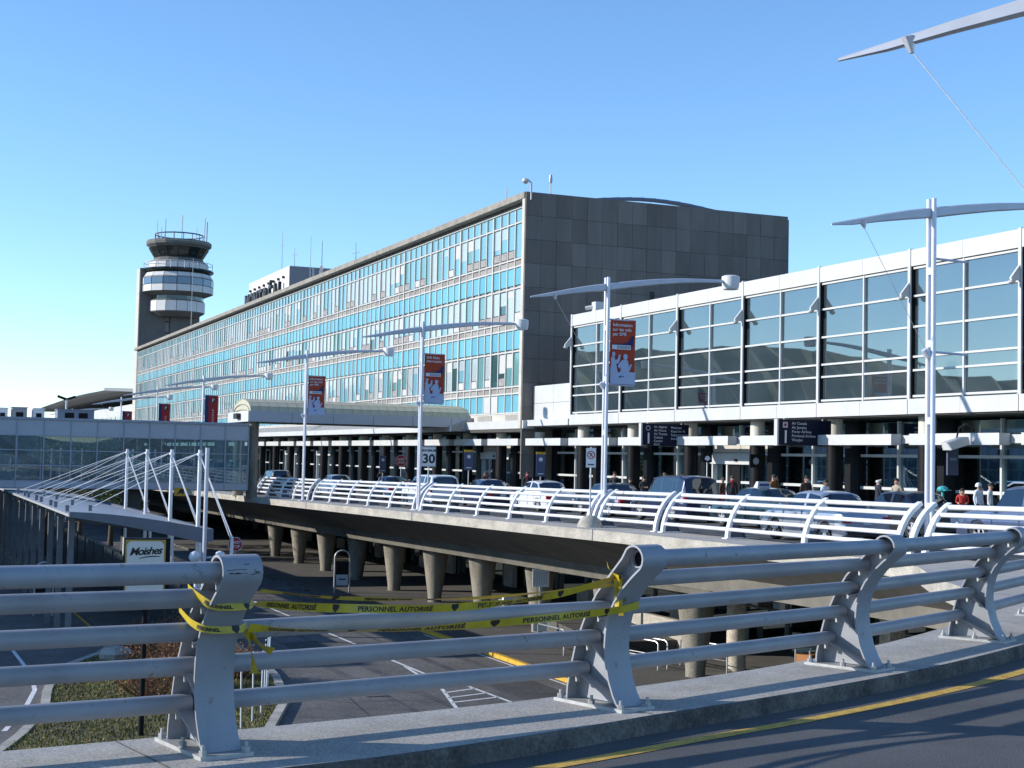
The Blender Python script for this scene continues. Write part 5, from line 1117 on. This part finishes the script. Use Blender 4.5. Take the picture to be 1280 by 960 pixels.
# ================================================================== CARS
M_TYRE = mat('tyre_rubber', (.015, .015, .015), .8); M_RIM = mat('wheel_alloy', (.60, .61, .63), .3, .6); M_TAIL = mat('tail_light_red', (.40, .01, .012), .2, coat=.5); M_HEAD = mat('head_light', (.6, .62, .65), .1, .2); M_TRIM = mat('black_trim', (.015, .015, .017), .5); M_PLATE = mat('plate_white', (.6, .6, .62), .5); M_SEAT = mat('seat_cloth', (.05, .05, .055), .9)
wh = {}
def wheel_meshes(r):
    if r in wh: return wh[r]
    t = MB().lathe([(r*.66, -.10), (r*.93, -.10), (r, -.06), (r, .06), (r*.93, .10), (r*.66, .10)], 22, cap=False).mesh('tyre', M_TYRE, 40)
    m = MB().lathe([(r*.66, .0), (r*.66, .085), (r*.60, .09), (r*.58, .03)], 22, cap=False); m.lathe([(.02, .05), (.055, .085), (.02, .09)], 10)
    for k in range(5):
        a = R(72*k); ca, sa = math.cos(a), math.sin(a); P_ = lambda u, v, z: (u*ca-v*sa, u*sa+v*ca, z)
        m.add([P_(.03, -.035, .08), P_(r*.62, -.05, .07), P_(r*.62, .05, .07), P_(.03, .035, .08)], [(0, 1, 2, 3)])
    hub = MB().lathe([(r*.64, .015), (.01, .02)], 20, cap=False); m2 = m.mesh('rim', M_RIM, 40); h2 = hub.mesh('brake_disc', M_DARK)
    wh[r] = (t, m2, h2); return wh[r]
def car(label, x, y, z, rz, paint, kind='sedan', L=4.7, W=1.80, Ht=1.44, taxi=False, rails=False, topc=None):
    """nose towards local +Y, centre of the footprint at the origin"""
    T = thing('parked_car', label, 'car', (x, y, z), rz, 'cars on the departures deck')
    wr = .33 if kind == 'sedan' else .37; wb = L*.575; yr = -wb/2-.02*L; yf = yr+wb; y0, y1 = -L/2, L/2
    if kind == 'sedan':
        belt = [(0, .72), (.03, .88), (.16, .98), (.24, .99), (.45, .95), (.66, .93), (.70, .94), (.85, .84), (.96, .70), (1, .55)]
        roofp = [(.145, 0), (.30, .93), (.40, 1.0), (.52, .985), (.58, .94), (.735, 0)]; glass = [(.155, .285, 'rear_window'), (.60, .72, 'windshield')]; side = (.235, .66)
    elif kind == 'suv':
        belt = [(0, .80), (.02, 1.02), (.10, 1.08), (.45, 1.05), (.68, 1.03), (.72, 1.05), (.88, .98), (.97, .85), (1, .62)]
        roofp = [(.005, .05), (.07, .93), (.16, 1.0), (.50, .985), (.60, .94), (.735, 0)]; glass = [(.015, .065, 'rear_window'), (.615, .72, 'windshield')]; side = (.09, .67)
    else:
        belt = [(0, .80), (.02, 1.0), (.10, 1.06), (.45, 1.02), (.72, .98), (.76, .99), (.9, .88), (.98, .75), (1, .55)]
        roofp = [(.005, .05), (.05, .93), (.14, 1.0), (.50, .99), (.62, .92), (.82, 0)]; glass = [(.012, .046, 'rear_window'), (.635, .80, 'windshield')]; side = (.07, .72)
    def ip(tb, u):
        if u <= tb[0][0]: return tb[0][1]
        for (a, p), (b, q) in zip(tb, tb[1:]):
            if u <= b: return lerp(p, q, (u-a)/(b-a))
        return tb[-1][1]
    us = sorted(set([0, .008, .03, .07, .10, 1, .992, .965, .92]+[k/20 for k in range(2, 19)]+[a for a, b in roofp]+[v for g_ in glass for v in g_[:2]]+list(side)+[.42, .445]+[(c+d*wr*1.12-y0)/L for c in (yr, yf) for d in (-1, -.97, -.8, -.5, 0, .5, .8, .97, 1)]))
    us = [u for u in us if 0 <= u <= 1]
    ends = lambda u: 1-.16*max(0, (.10-u)/.10)**2-.22*max(0, (u-.86)/.14)**2
    rows = []
    for u in us:
        yy = y0+u*L; hb = ip(belt, u); rf = ip(roofp, u) if roofp[0][0] <= u <= roofp[-1][0] else 0; w2 = W/2*ends(u)
        zb = .22+.10*max(0, (u-.93)/.07)+.08*max(0, (.05-u)/.05); hr = hb+max(0, rf)*(Ht-hb)
        za = zb
        for c in (yr, yf):
            d = abs(yy-c)
            if d < wr*1.12: za = max(za, wr+math.sqrt(max(0, (wr*1.12)**2-d*d))*.98)
        zm = max(.50, za+.03); zs = max(.74*hb, za+.06); zs = min(zs, hb-.03); zm = min(zm, zs-.01)
        cab = rf > 0
        tw = lerp(.94, .76, max(0, rf)) if cab else .94
        rim = [(0, zb), (w2*.8, zb), (w2*.965, za), (w2, zm), (w2*.995, zs), (w2*.945, hb)]
        if cab: rim += [(w2*lerp(.93, .90, rf), hb+.03*rf), (w2*lerp(.88, .745, rf), lerp(hb+.01, hr-.07, rf)), (w2*lerp(.84, .66, rf), lerp(hb+.015, hr-.015, rf)), (w2*lerp(.55, .40, rf), hr+.012), (0, hr+.02)]
        else: rim += [(w2*.90, hb+.012), (w2*.82, hb+.022), (w2*.72, hb+.03), (w2*.4, hb+.042), (0, hb+.046)]
        rows.append([(a, yy, b) for a, b in rim])
    nb = len(rows[0]); body = MB(); gl = {'windshield': MB(), 'rear_window': MB(), 'side_window': MB(), 'side_window.': MB()}
    for sgn in (1, -1):
        for j in range(len(us)-1):
            um = (us[j]+us[j+1])/2
            for i in range(nb-1):
                q = [rows[j][i], rows[j][i+1], rows[j+1][i+1], rows[j+1][i]]
                q = [(a*sgn, b, c) for a, b, c in q]
                if sgn > 0: q = q[::-1]
                tgt = body
                if i == 6 and side[0] < um < side[1] and not (.42 < um < .445) and not (kind != 'sedan' and .225 < um < .25): tgt = gl['side_window' if sgn > 0 else 'side_window.']
                if i in (8, 9) or (i == 7 and False):
                    for a, b, nm in glass:
                        if a < um < b: tgt = gl[nm]
                tgt.add(q, [(0, 1, 2, 3)])
        for row, rev in ((rows[0], sgn < 0), (rows[-1], sgn > 0)):
            q = [(a*sgn, b, c) for a, b, c in row]; body.add(q if not rev else q[::-1], [tuple(range(nb))])
    o = part(T, 'body', body, paint, 32, local=True)
    for nm, mb in gl.items():
        if mb.f: part(T, nm.strip('.'), mb, GL_CAR, 40, local=True)
    part(T, 'interior', MB().box(-W*.40, W*.40, y0+.2*L, y0+.72*L, .3, .82).box(-W*.33, -.08, y0+.47*L, y0+.50*L, .8, 1.16).box(.08, W*.33, y0+.47*L, y0+.50*L, .8, 1.16).box(-W*.36, W*.36, y0+.25*L, y0+.28*L, .8, 1.08), M_SEAT, local=True)
    t, m, h = wheel_meshes(wr)
    for c in (yr, yf):
        for s in (-1, 1):
            wl = link('wheel', t, T, (s*(W/2-.12), c, wr)); wl.rotation_euler = (0, R(90*s), 0); link('rim', m, wl); link('brake_disc', h, wl)
        part(T, 'wheel_well', MB().box(-W/2+.22, W/2-.22, c-wr*1.05, c+wr*1.05, .25, .72), M_TRIM, local=True)
    hb0 = ip(belt, .02)
    for s in (-1, 1):
        a, b = sorted((s*W*.30, s*W*.445))
        if kind == 'sedan': part(T, 'tail_light', MB().box(a, b, y0-.012, y0+.16, hb0-.20, hb0-.03), M_TAIL, local=True)
        else: a, b = sorted((s*W*.40, s*W*.462)); part(T, 'tail_light', MB().box(a, b, y0-.012, y0+.14, hb0-.18, hb0+.18), M_TAIL, local=True)
        a, b = sorted((s*W*.24, s*W*.40)); part(T, 'headlight', MB().box(a, b, y1-.16, y1-.005, .55, .68), M_HEAD, local=True)
        mx = s*(W/2+.08); part(T, 'mirror', MB().lathe([(.02, -.07), (.09, -.06), (.11, 0), (.08, .07), (.02, .08)], 8, (mx, y0+.645*L, ip(belt, .65)+.08)), paint, 60, local=True)
        for uu in (.37, .52): part(T, 'door_handle', MB().box(*sorted((s*(W/2-.008), s*(W/2+.022))), y0+uu*L-.09, y0+uu*L+.09, ip(belt, uu)*.86, ip(belt, uu)*.86+.03), M_TRIM if kind == 'suv' else paint, local=True)
        seam = MB()
        for uu in (.285, .44, .655): seam.box(*sorted((s*(W/2-.02), s*(W/2+.0025))), y0+uu*L-.006, y0+uu*L+.006, .34, ip(belt, uu)-.05)
        part(T, 'door_seam', seam, M_TRIM, local=True)
    part(T, 'licence_plate', MB().box(-.16, .16, y0-.03, y0-.006, .58, .73), M_PLATE, local=True)
    part(T, 'bumper_trim', MB().box(-W*.38, W*.38, y0-.008, y0+.1, .30, .40).box(-W*.34, W*.34, y1-.1, y1+.005, .30, .40), M_TRIM, local=True)
    if taxi:
        part(T, 'taxi_sign', MB().loft([[(-.30, -.13, z), (.30, -.13, z), (.30, .13, z), (-.30, .13, z)] if k == 0 else [(-.22, -.07, z), (.22, -.07, z), (.22, .07, z), (-.22, .07, z)] for k, z in enumerate((Ht+.0, Ht+.22))]), M_WHITE, local=True, )
        part(T, 'taxi_sign_panel', MB().box(-.2, .2, -.128, -.10, Ht+.06, Ht+.15), mat('taxi_blue', (.05, .07, .22), .4), local=True)
    if rails:
        for s in (-1, 1): part(T, 'roof_rail', MB().tube([(s*W*.33, y0+.15*L, Ht-.01), (s*W*.34, y0+.2*L, Ht+.07), (s*W*.34, y0+.55*L, Ht+.07), (s*W*.33, y0+.60*L, Ht-.02)], .025, 6), M_RIM, 50, local=True)
    return T
def paint(nm, c, metal=.35): return mat('paint_'+nm, c, .28, metal, .03, 1, coat=.7)
X2 = 29.3
car('silver blue hatchback nearest the railing, in front of the standing man', 24.95, 36.2, zd(36), 0, paint('silver', (.42, .45, .52), .55), 'sedan', 4.4, 1.75, 1.46)
car('dark teal taxi with a white roof sign', 28.9, 45.6, zd(45.6), R(1), paint('teal', (.010, .04, .055)), 'sedan', 4.9, 1.84, 1.44, taxi=True)
car('near black sedan behind the silver hatchback', 29.6, 38.4, zd(38.4), R(0), paint('charcoal', (.03, .032, .04)), 'sedan', 4.7, 1.82, 1.46)
car('dark blue van with silver roof rails at the right edge', 27.9, 30.6, zd(30.6), R(0), paint('slate_blue', (.09, .12, .20), .4), 'suv', 4.8, 1.9, 1.74, rails=True)
car('tall navy sport utility vehicle left of the sliding doors', 29.2, 52.6, zd(52.6), R(0), paint('navy', (.018, .024, .07)), 'suv', 4.75, 1.9, 1.84)
car('dark blue sedan beside the woman in black', 29.5, 58.9, zd(58.9), R(1), paint('midnight', (.03, .04, .075)), 'sedan', 4.75, 1.82, 1.45)
car('white sedan left of the no parking sign', 29.4, 66.2, zd(66.2), R(0), paint('white', (.72, .74, .77), .05), 'sedan', 4.7, 1.8, 1.46)
car('deep blue sedan with a pale rear window edge', 29.6, 74.0, zd(74), R(0), paint('deep_blue', (.03, .05, .13)), 'sedan', 4.7, 1.8, 1.46)
car('white minivan behind the 30 sign', 25.9, 72.6, zd(72.6), R(0), paint('white', (.72, .74, .77), .05), 'van', 4.8, 1.88, 1.66)
car('blue hatchback behind the lamp post with the English banner', 29.4, 90, zd(90), R(0), paint('bright_blue', (.05, .11, .24)), 'sedan', 4.3, 1.76, 1.48)
car('black car near the skybridge pillar', 28.8, 118, zd(118), R(0), paint('black', (.015, .015, .018)), 'suv', 4.7, 1.85, 1.65)
car('pale blue car seen below the barrel canopy', 29.3, 102, zd(102), R(0), paint('pale_blue', (.22, .33, .48)), 'sedan', 4.6, 1.8, 1.45)

# ================================================================== LUGGAGE CARTS
def carts(x, y, n, label):
    T = thing('luggage_carts', label, 'luggage carts', (x, y, zd(y)+.15), 0, 'nested luggage carts by the doors')
    for k in range(n):
        o = -k*.28
        part(T, 'cart_frame', MB().tube([(o-.25, -.25, .12), (o-.25, -.25, .9), (o-.32, -.25, 1.02), (o-.32, .25, 1.02), (o-.25, .25, .9), (o-.25, .25, .12)], .02, 6).tube([(o-.25, -.25, .15), (o+.5, -.2, .12), (o+.5, .2, .12), (o-.25, .25, .15)], .018, 6), M_STEEL, 50, local=True)
        part(T, 'basket', MB().box(o-.23, o-.05, -.2, .2, .70, .72).box(o-.06, o-.04, -.2, .2, .72, .88), M_STEEL, local=True)
carts(34.2, 47.2, 12, 'row of nested silver luggage carts beside the elderly man'); carts(34.4, 82, 9, 'row of nested silver luggage carts behind the speed sign'); carts(34.4, 100, 8, 'distant row of luggage carts below the barrel canopy')

# ================================================================== PEOPLE
SKIN = [mat('skin_fair', (.52, .30, .21), .55), mat('skin_tan', (.38, .21, .14), .55)]
def cloth(nm, c): return mat('cloth_'+nm, c, .9, 0, .15, 12)
eye_m = MB().lathe([(.002, -.012), (.011, -.006), (.013, 0), (.011, .006), (.002, .012)], 8).mesh('eye', mat('eye_dark', (.02, .015, .012), .2), 60)
ear_m = MB().box(-.012, .012, -.022, .022, -.035, .035)
def person(label, x, y, z, rz, h=1.72, coat=(.03, .03, .035), legs=(.03, .035, .06), hair=(.03, .022, .018), skin=0, arms='down', hairlen=0, lean=0, kind='man', extra=None, hood=None, bald=False, turn=0, coatname=None):
    T = thing('person', label, 'person', (x, y, z), rz); s = h/1.72
    # skeleton: nose towards local -Y
    V = []; E_ = []; Rr = []; B = []
    def v(p, r, par=None, bone='coat'):
        q = Vector(p)
        if p[2] > .95 and lean: d = p[2]-.95; q = Vector((p[0], p[1]-math.sin(lean)*d, .95+math.cos(lean)*d))
        V.append(q*s); Rr.append(r*s if not isinstance(r, tuple) else (r[0]*s, r[1]*s)); B.append(bone)
        if par is not None: E_.append((par, len(V)-1))
        return len(V)-1
    wsh = .185 if kind == 'man' else .16
    pel = v((0, 0, .95), (.165, .125), None, 'legs'); wa = v((0, 0, 1.10), (.150, .11), pel); ch = v((0, .01, 1.28), (.165, .12), wa); up = v((0, .01, 1.40), (.13, .10), ch); nk = v((0, 0, 1.485), .055, up, 'skin'); hd = v((0, -.015, 1.575), (.078, .092), nk, 'skin'); tp_ = v((0, -.01, 1.66), (.074, .088), hd, 'skin')
    hands = []
    for sx in (-1, 1):
        sh_ = v((sx*wsh, .01, 1.40), .062, up)
        mode = arms if isinstance(arms, str) else arms[0 if sx < 0 else 1]
        if mode == 'down': el, wr_ = (sx*(wsh+.055), .03, 1.13), (sx*(wsh+.05), -.04, .90)
        elif mode == 'fold': el, wr_ = (sx*(wsh+.06), .0, 1.15), (sx*.02, -.20, 1.16)
        elif mode == 'raise': el, wr_ = (sx*(wsh+.16), -.08, 1.52), (sx*(wsh+.26), -.14, 1.74)
        elif mode == 'phone': el, wr_ = (sx*(wsh+.09), -.10, 1.20), (sx*.12, -.10, 1.50)
        else: el, wr_ = (sx*(wsh+.05), -.02, 1.13), (sx*(wsh-.02), -.24, 1.08)
        e = v(el, .046, sh_); w_ = v(wr_, .032, e); d = (Vector(wr_)-Vector(el)).normalized(); pm = v(tuple(Vector(wr_)+d*.075), (.034, .020), w_, 'skin'); hands.append((Vector(wr_)+d*.075, d, sx, pm))
        a, k, f_ = (sx*.095, 0, .82), (sx*.10, -.015, .48), (sx*.105, .02, .08)
        hp_ = v(a, .090, pel, 'legs'); kn = v(k, .060, hp_, 'legs'); an = v(f_, .042, kn, 'legs'); v((sx*.115, -.13, .045), .036, an, 'shoe')
    for c, d, sx, pm in hands:
        sd = d.cross(Vector((0, -1, 0))).normalized(); ft = d.cross(sd).normalized()
        for k in range(4):
            off_ = (k-1.5)*.020; ln = (.062, .074, .070, .055)[k]
            p1 = c+sd*off_+d*.045; p2 = p1+d*ln*.55-ft*.008; p3 = p2+d*ln*.45-ft*.022
            a1 = v(tuple(p1), .0095, pm, 'skin'); a2 = v(tuple(p2), .0085, a1, 'skin'); v(tuple(p3), .007, a2, 'skin')
        t1 = v(tuple(c-d*.02-sd*.036-ft*.012), .011, pm, 'skin'); v(tuple(c+d*.03-sd*.05-ft*.025), .009, t1, 'skin')
    me = bpy.data.meshes.new('person_rig'); me.from_pydata([tuple(p) for p in V], E_, []); o = bpy.data.objects.new('person_rig', me); COL.objects.link(o)
    mo = o.modifiers.new('Skin', 'SKIN'); mo.use_smooth_shade = True
    sk = me.skin_vertices[0].data
    for i, r in enumerate(Rr): sk[i].radius = r if isinstance(r, tuple) else (r, r); sk[i].use_root = (i == 0)
    so_ = o.modifiers.new('Subsurf', 'SUBSURF'); so_.levels = 1
    dg = bpy.context.evaluated_depsgraph_get(); bm_ = bpy.data.meshes.new_from_object(o.evaluated_get(dg)); bpy.data.objects.remove(o); bpy.data.meshes.remove(me)
    bm_.name = 'body'; cm_ = cloth(coatname or 'c%d' % int(sum(coat)*1000), coat); lm2 = cloth('l%d' % int(sum(legs)*1000), legs)
    bm_.materials.clear()
    for m_ in (SKIN[skin], cm_, lm2, M_TRIM): bm_.materials.append(m_)
    idx = {'skin': 0, 'coat': 1, 'legs': 2, 'shoe': 3}
    segs = [(V[a], V[b], idx[B[b]], (max(Rr[b]) if isinstance(Rr[b], tuple) else Rr[b])) for a, b in E_]
    mi = []
    for p in bm_.polygons:
        c = p.center; best = None
        for a, b, m_, r in segs:
            ab = b-a; t = max(0, min(1, (c-a).dot(ab)/max(1e-9, ab.dot(ab)))); d = (a+ab*t-c).length-r*.6
            if best is None or d < best[0]: best = (d, m_)
        mi.append(best[1])
    bm_.polygons.foreach_set('material_index', mi); bm_.update()
    link('body', bm_, T)
    hc = V[hd]; hz = (V[tp_]-V[hd]).normalized()
    def hp(x, y, z): return (hc.x+x*s, hc.y+y*s, hc.z+z*s)
    for sx in (-1, 1):
        e = link('eye', eye_m, T, hp(sx*.031, -.088, .022)); q = MB(); q.v = [hp(a+sx*.078, b+.005, c+.0) for a, b, c in ear_m.v]; q.f = ear_m.f; q.m = ear_m.m; part(T, 'ear', q, SKIN[skin], 60, local=True)
    part(T, 'nose', MB().add([hp(-.014, -.088, -.022), hp(.014, -.088, -.022), hp(0, -.118, -.018), hp(0, -.090, .022)], [(0, 2, 1), (0, 3, 2), (2, 3, 1), (0, 1, 3)]), SKIN[skin], local=True)
    part(T, 'mouth', MB().box(-.022*s+hc.x, .022*s+hc.x, hc.y-.090*s, hc.y-.080*s, hc.z-.055*s, hc.z-.045*s), mat('lip_red', (.30, .10, .08), .5), local=True)
    if hair and not hood:
        hm = MB(); rr = random.Random(int(x*100)); rings = []
        for j in range(7):
            ph = R(90*j/6*1.0); rings.append([])
        n_ = 14
        for j in range(8):
            a = R(6+ (88 if not bald else 40)*j/7) if True else 0
            z_ = .012+.122*math.cos(a) if not bald else -.01+.075*math.cos(a*2); r_ = .100*math.sin(a)+.004
            if bald: r_ = .098
            ring_ = []
            for k in range(n_):
                b = 2*math.pi*k/n_; fx, fy = math.cos(b), math.sin(b); front = max(0, -fy)
                zz = z_+(.03+.075*front*(j/7)) if not bald else z_+front*.05
                ring_.append(hp(r_*.92*fx, .004+r_*1.08*fy, zz+rr.uniform(-.004, .004)))
            rings.append(ring_)
        rings = [q for q in rings if q]
        hm.loft(rings, True, True)
        if hairlen:
            for k in range(n_): pass
            hm.loft([[hp(.094*math.cos(b), .02+.10*math.sin(b), .03) for b in [R(-20+220*k/9) for k in range(10)]]+[hp(.07*math.cos(b), .02+.075*math.sin(b), .03) for b in [R(-20+220*k/9) for k in range(9, -1, -1)]],
                     [hp(.098*math.cos(b), .03+.105*math.sin(b), -hairlen) for b in [R(-10+200*k/9) for k in range(10)]]+[hp(.06*math.cos(b), .03+.07*math.sin(b), -hairlen) for b in [R(-10+200*k/9) for k in range(9, -1, -1)]]])
        part(T, 'hair', hm, mat('hair_%d' % int(hair[0]*1000), hair, .7, 0, .2, 30), 60, local=True)
    if hood:
        hm = MB(); rings = []
        for j in range(7):
            a = R(15*j+8); rings.append([hp(.125*math.sin(a)*math.cos(b), .02+.135*math.sin(a)*math.sin(b) if math.sin(b) > -.55 else .02-.075*math.sin(a), .02+.14*math.cos(a)) for b in [2*math.pi*k/16 for k in range(16)]])
        hm.loft(rings, True, True); part(T, 'hood', hm, hood, 60, local=True)
    if extra == 'backpack': part(T, 'backpack', MB().loft([[(-.15*s, .13*s, z_*s), (.15*s, .13*s, z_*s), (.13*s, d*s, z_*s), (-.13*s, d*s, z_*s)] for z_, d in ((1.02, .22), (1.1, .29), (1.3, .28), (1.42, .2))]), cloth('pack_brown', (.10, .05, .03)), 40, local=True)
    if extra == 'scarf': part(T, 'scarf', MB().lathe([(.075*s, 1.43*s), (.10*s, 1.46*s), (.095*s, 1.50*s), (.07*s, 1.53*s)], 14).box(-.05*s, .02*s, -.135*s, -.115*s, 1.22*s, 1.46*s), cloth('scarf_red', (.35, .03, .03)), 50, local=True)
    if extra == 'collar': part(T, 'shirt_collar', MB().lathe([(.072*s, 1.44*s), (.078*s, 1.47*s), (.066*s, 1.50*s)], 12).box(-.035*s, .035*s, -.125*s, -.105*s, 1.26*s, 1.46*s), cloth('shirt_white', (.6, .6, .62)), 50, local=True)
    return T
G = lambda y: zd(y)+.15
# rz: 0 looks along -Y (towards the ramp)
PPL = [
 ('person in dark clothes beyond the blue hatchback', 34, 106.5, 0, dict(h=1.70, hair=(.35, .25, .18), skin=0, arms='fold')),
 ('woman in a dark coat and red scarf raising one arm', 34, 85.3, R(25), dict(h=1.68, kind='w', arms=('down', 'raise'), hairlen=.10, hair=(.10, .06, .04), extra='scarf')),
 ('man in a black coat with red collar beside the dark column', 34, 78.7, R(-10), dict(h=1.74, extra='scarf', hair=(.08, .05, .04))),
 ('man in a black jacket standing just right of the SMS lamp post', 34, 67.5, R(-35), dict(h=1.80, hair=(.05, .035, .03))),
 ('short person in black beside the second dark column', 34, 65.8, R(60), dict(h=1.52, hair=(.02, .02, .02), kind='w')),
 ('woman in black with folded arms left of the navy vehicle', 33.6, 63.6, R(-5), dict(h=1.60, kind='w', arms='fold', hairlen=.12, hair=(.02, .016, .014))),
 ('tall man in a pale shirt behind the navy vehicle', 34, 62.2, R(-60), dict(h=1.78, coat=(.45, .40, .36), hair=(.20, .12, .08), arms='front')),
 ('person half hidden behind the navy vehicle roof', 34.4, 61.2, R(10), dict(h=1.74, coat=(.10, .09, .09), hair=(.12, .08, .06))),
 ('person in dark brown at the sliding doors, left of the man with a red scarf', 34, 56.9, R(30), dict(h=1.62, coat=(.09, .045, .03), kind='w', hair=(.05, .03, .02))),
 ('man in black with a red scarf before the sliding doors', 34, 56.1, R(-10), dict(h=1.71, extra='scarf', hair=(.07, .05, .04))),
 ('woman in an orange brown coat holding a phone behind the taxi', 34, 52.8, R(20), dict(h=1.78, coat=(.22, .10, .03), kind='w', arms=('down', 'phone'), hair=(.02, .015, .012), coatname='brown')),
 ('man in a dark brown jacket facing the road', 34, 50.4, R(-5), dict(h=1.75, coat=(.045, .025, .022), hair=(.02, .016, .014))),
 ('woman in a white jacket with arms folded', 34, 49.1, R(5), dict(h=1.60, coat=(.62, .66, .72), kind='w', arms='fold', hairlen=.06, hair=(.03, .02, .016), coatname='white_jacket')),
 ('elderly white haired man in a dark suit talking', 34, 45.7, R(75), dict(h=1.70, coat=(.022, .024, .04), hair=(.6, .6, .58), bald=True, extra='collar', arms='front')),
 ('man in a beige coat with a brown backpack', 34, 44.6, R(-75), dict(h=1.70, coat=(.36, .31, .24), hair=(.02, .016, .014), extra='backpack', coatname='beige')),
 ('child in a red jacket bending forward', 34.0, 41.0, R(-40), dict(h=1.45, coat=(.42, .03, .025), legs=(.08, .10, .2), hair=(.03, .02, .016), lean=R(28), coatname='red', arms='front')),
 ('person with a white hood beside the child in red', 34.2, 40.4, R(15), dict(h=1.60, coat=(.60, .62, .66), hood=1, skin=1, coatname='white_jacket')),
 ('dark haired person behind the blue van', 34, 39.6, R(40), dict(h=1.60, coat=(.5, .52, .55), hair=(.012, .012, .012))),
]
for lb, x, y, rz, kw in PPL:
    if kw.get('hood'): kw['hood'] = cloth('white_jacket', (.60, .62, .66))
    person(lb, x, y, G(y), rz, **kw)
solo('cap_seat', MB().lathe([(.16, 0), (.19, .06), (.15, .14), (.02, .18)], 12).box(-.12, .12, -.3, -.15, .02, .05).tube([(0, 0, -1.3), (0, 0, .02)], .05, 6), mat('teal_plastic', (.03, .35, .38), .5), 'teal topped bollard right of the nearest lamp post', 'bollard', (32.6, 40.3, zd(40)+.15+1.3))
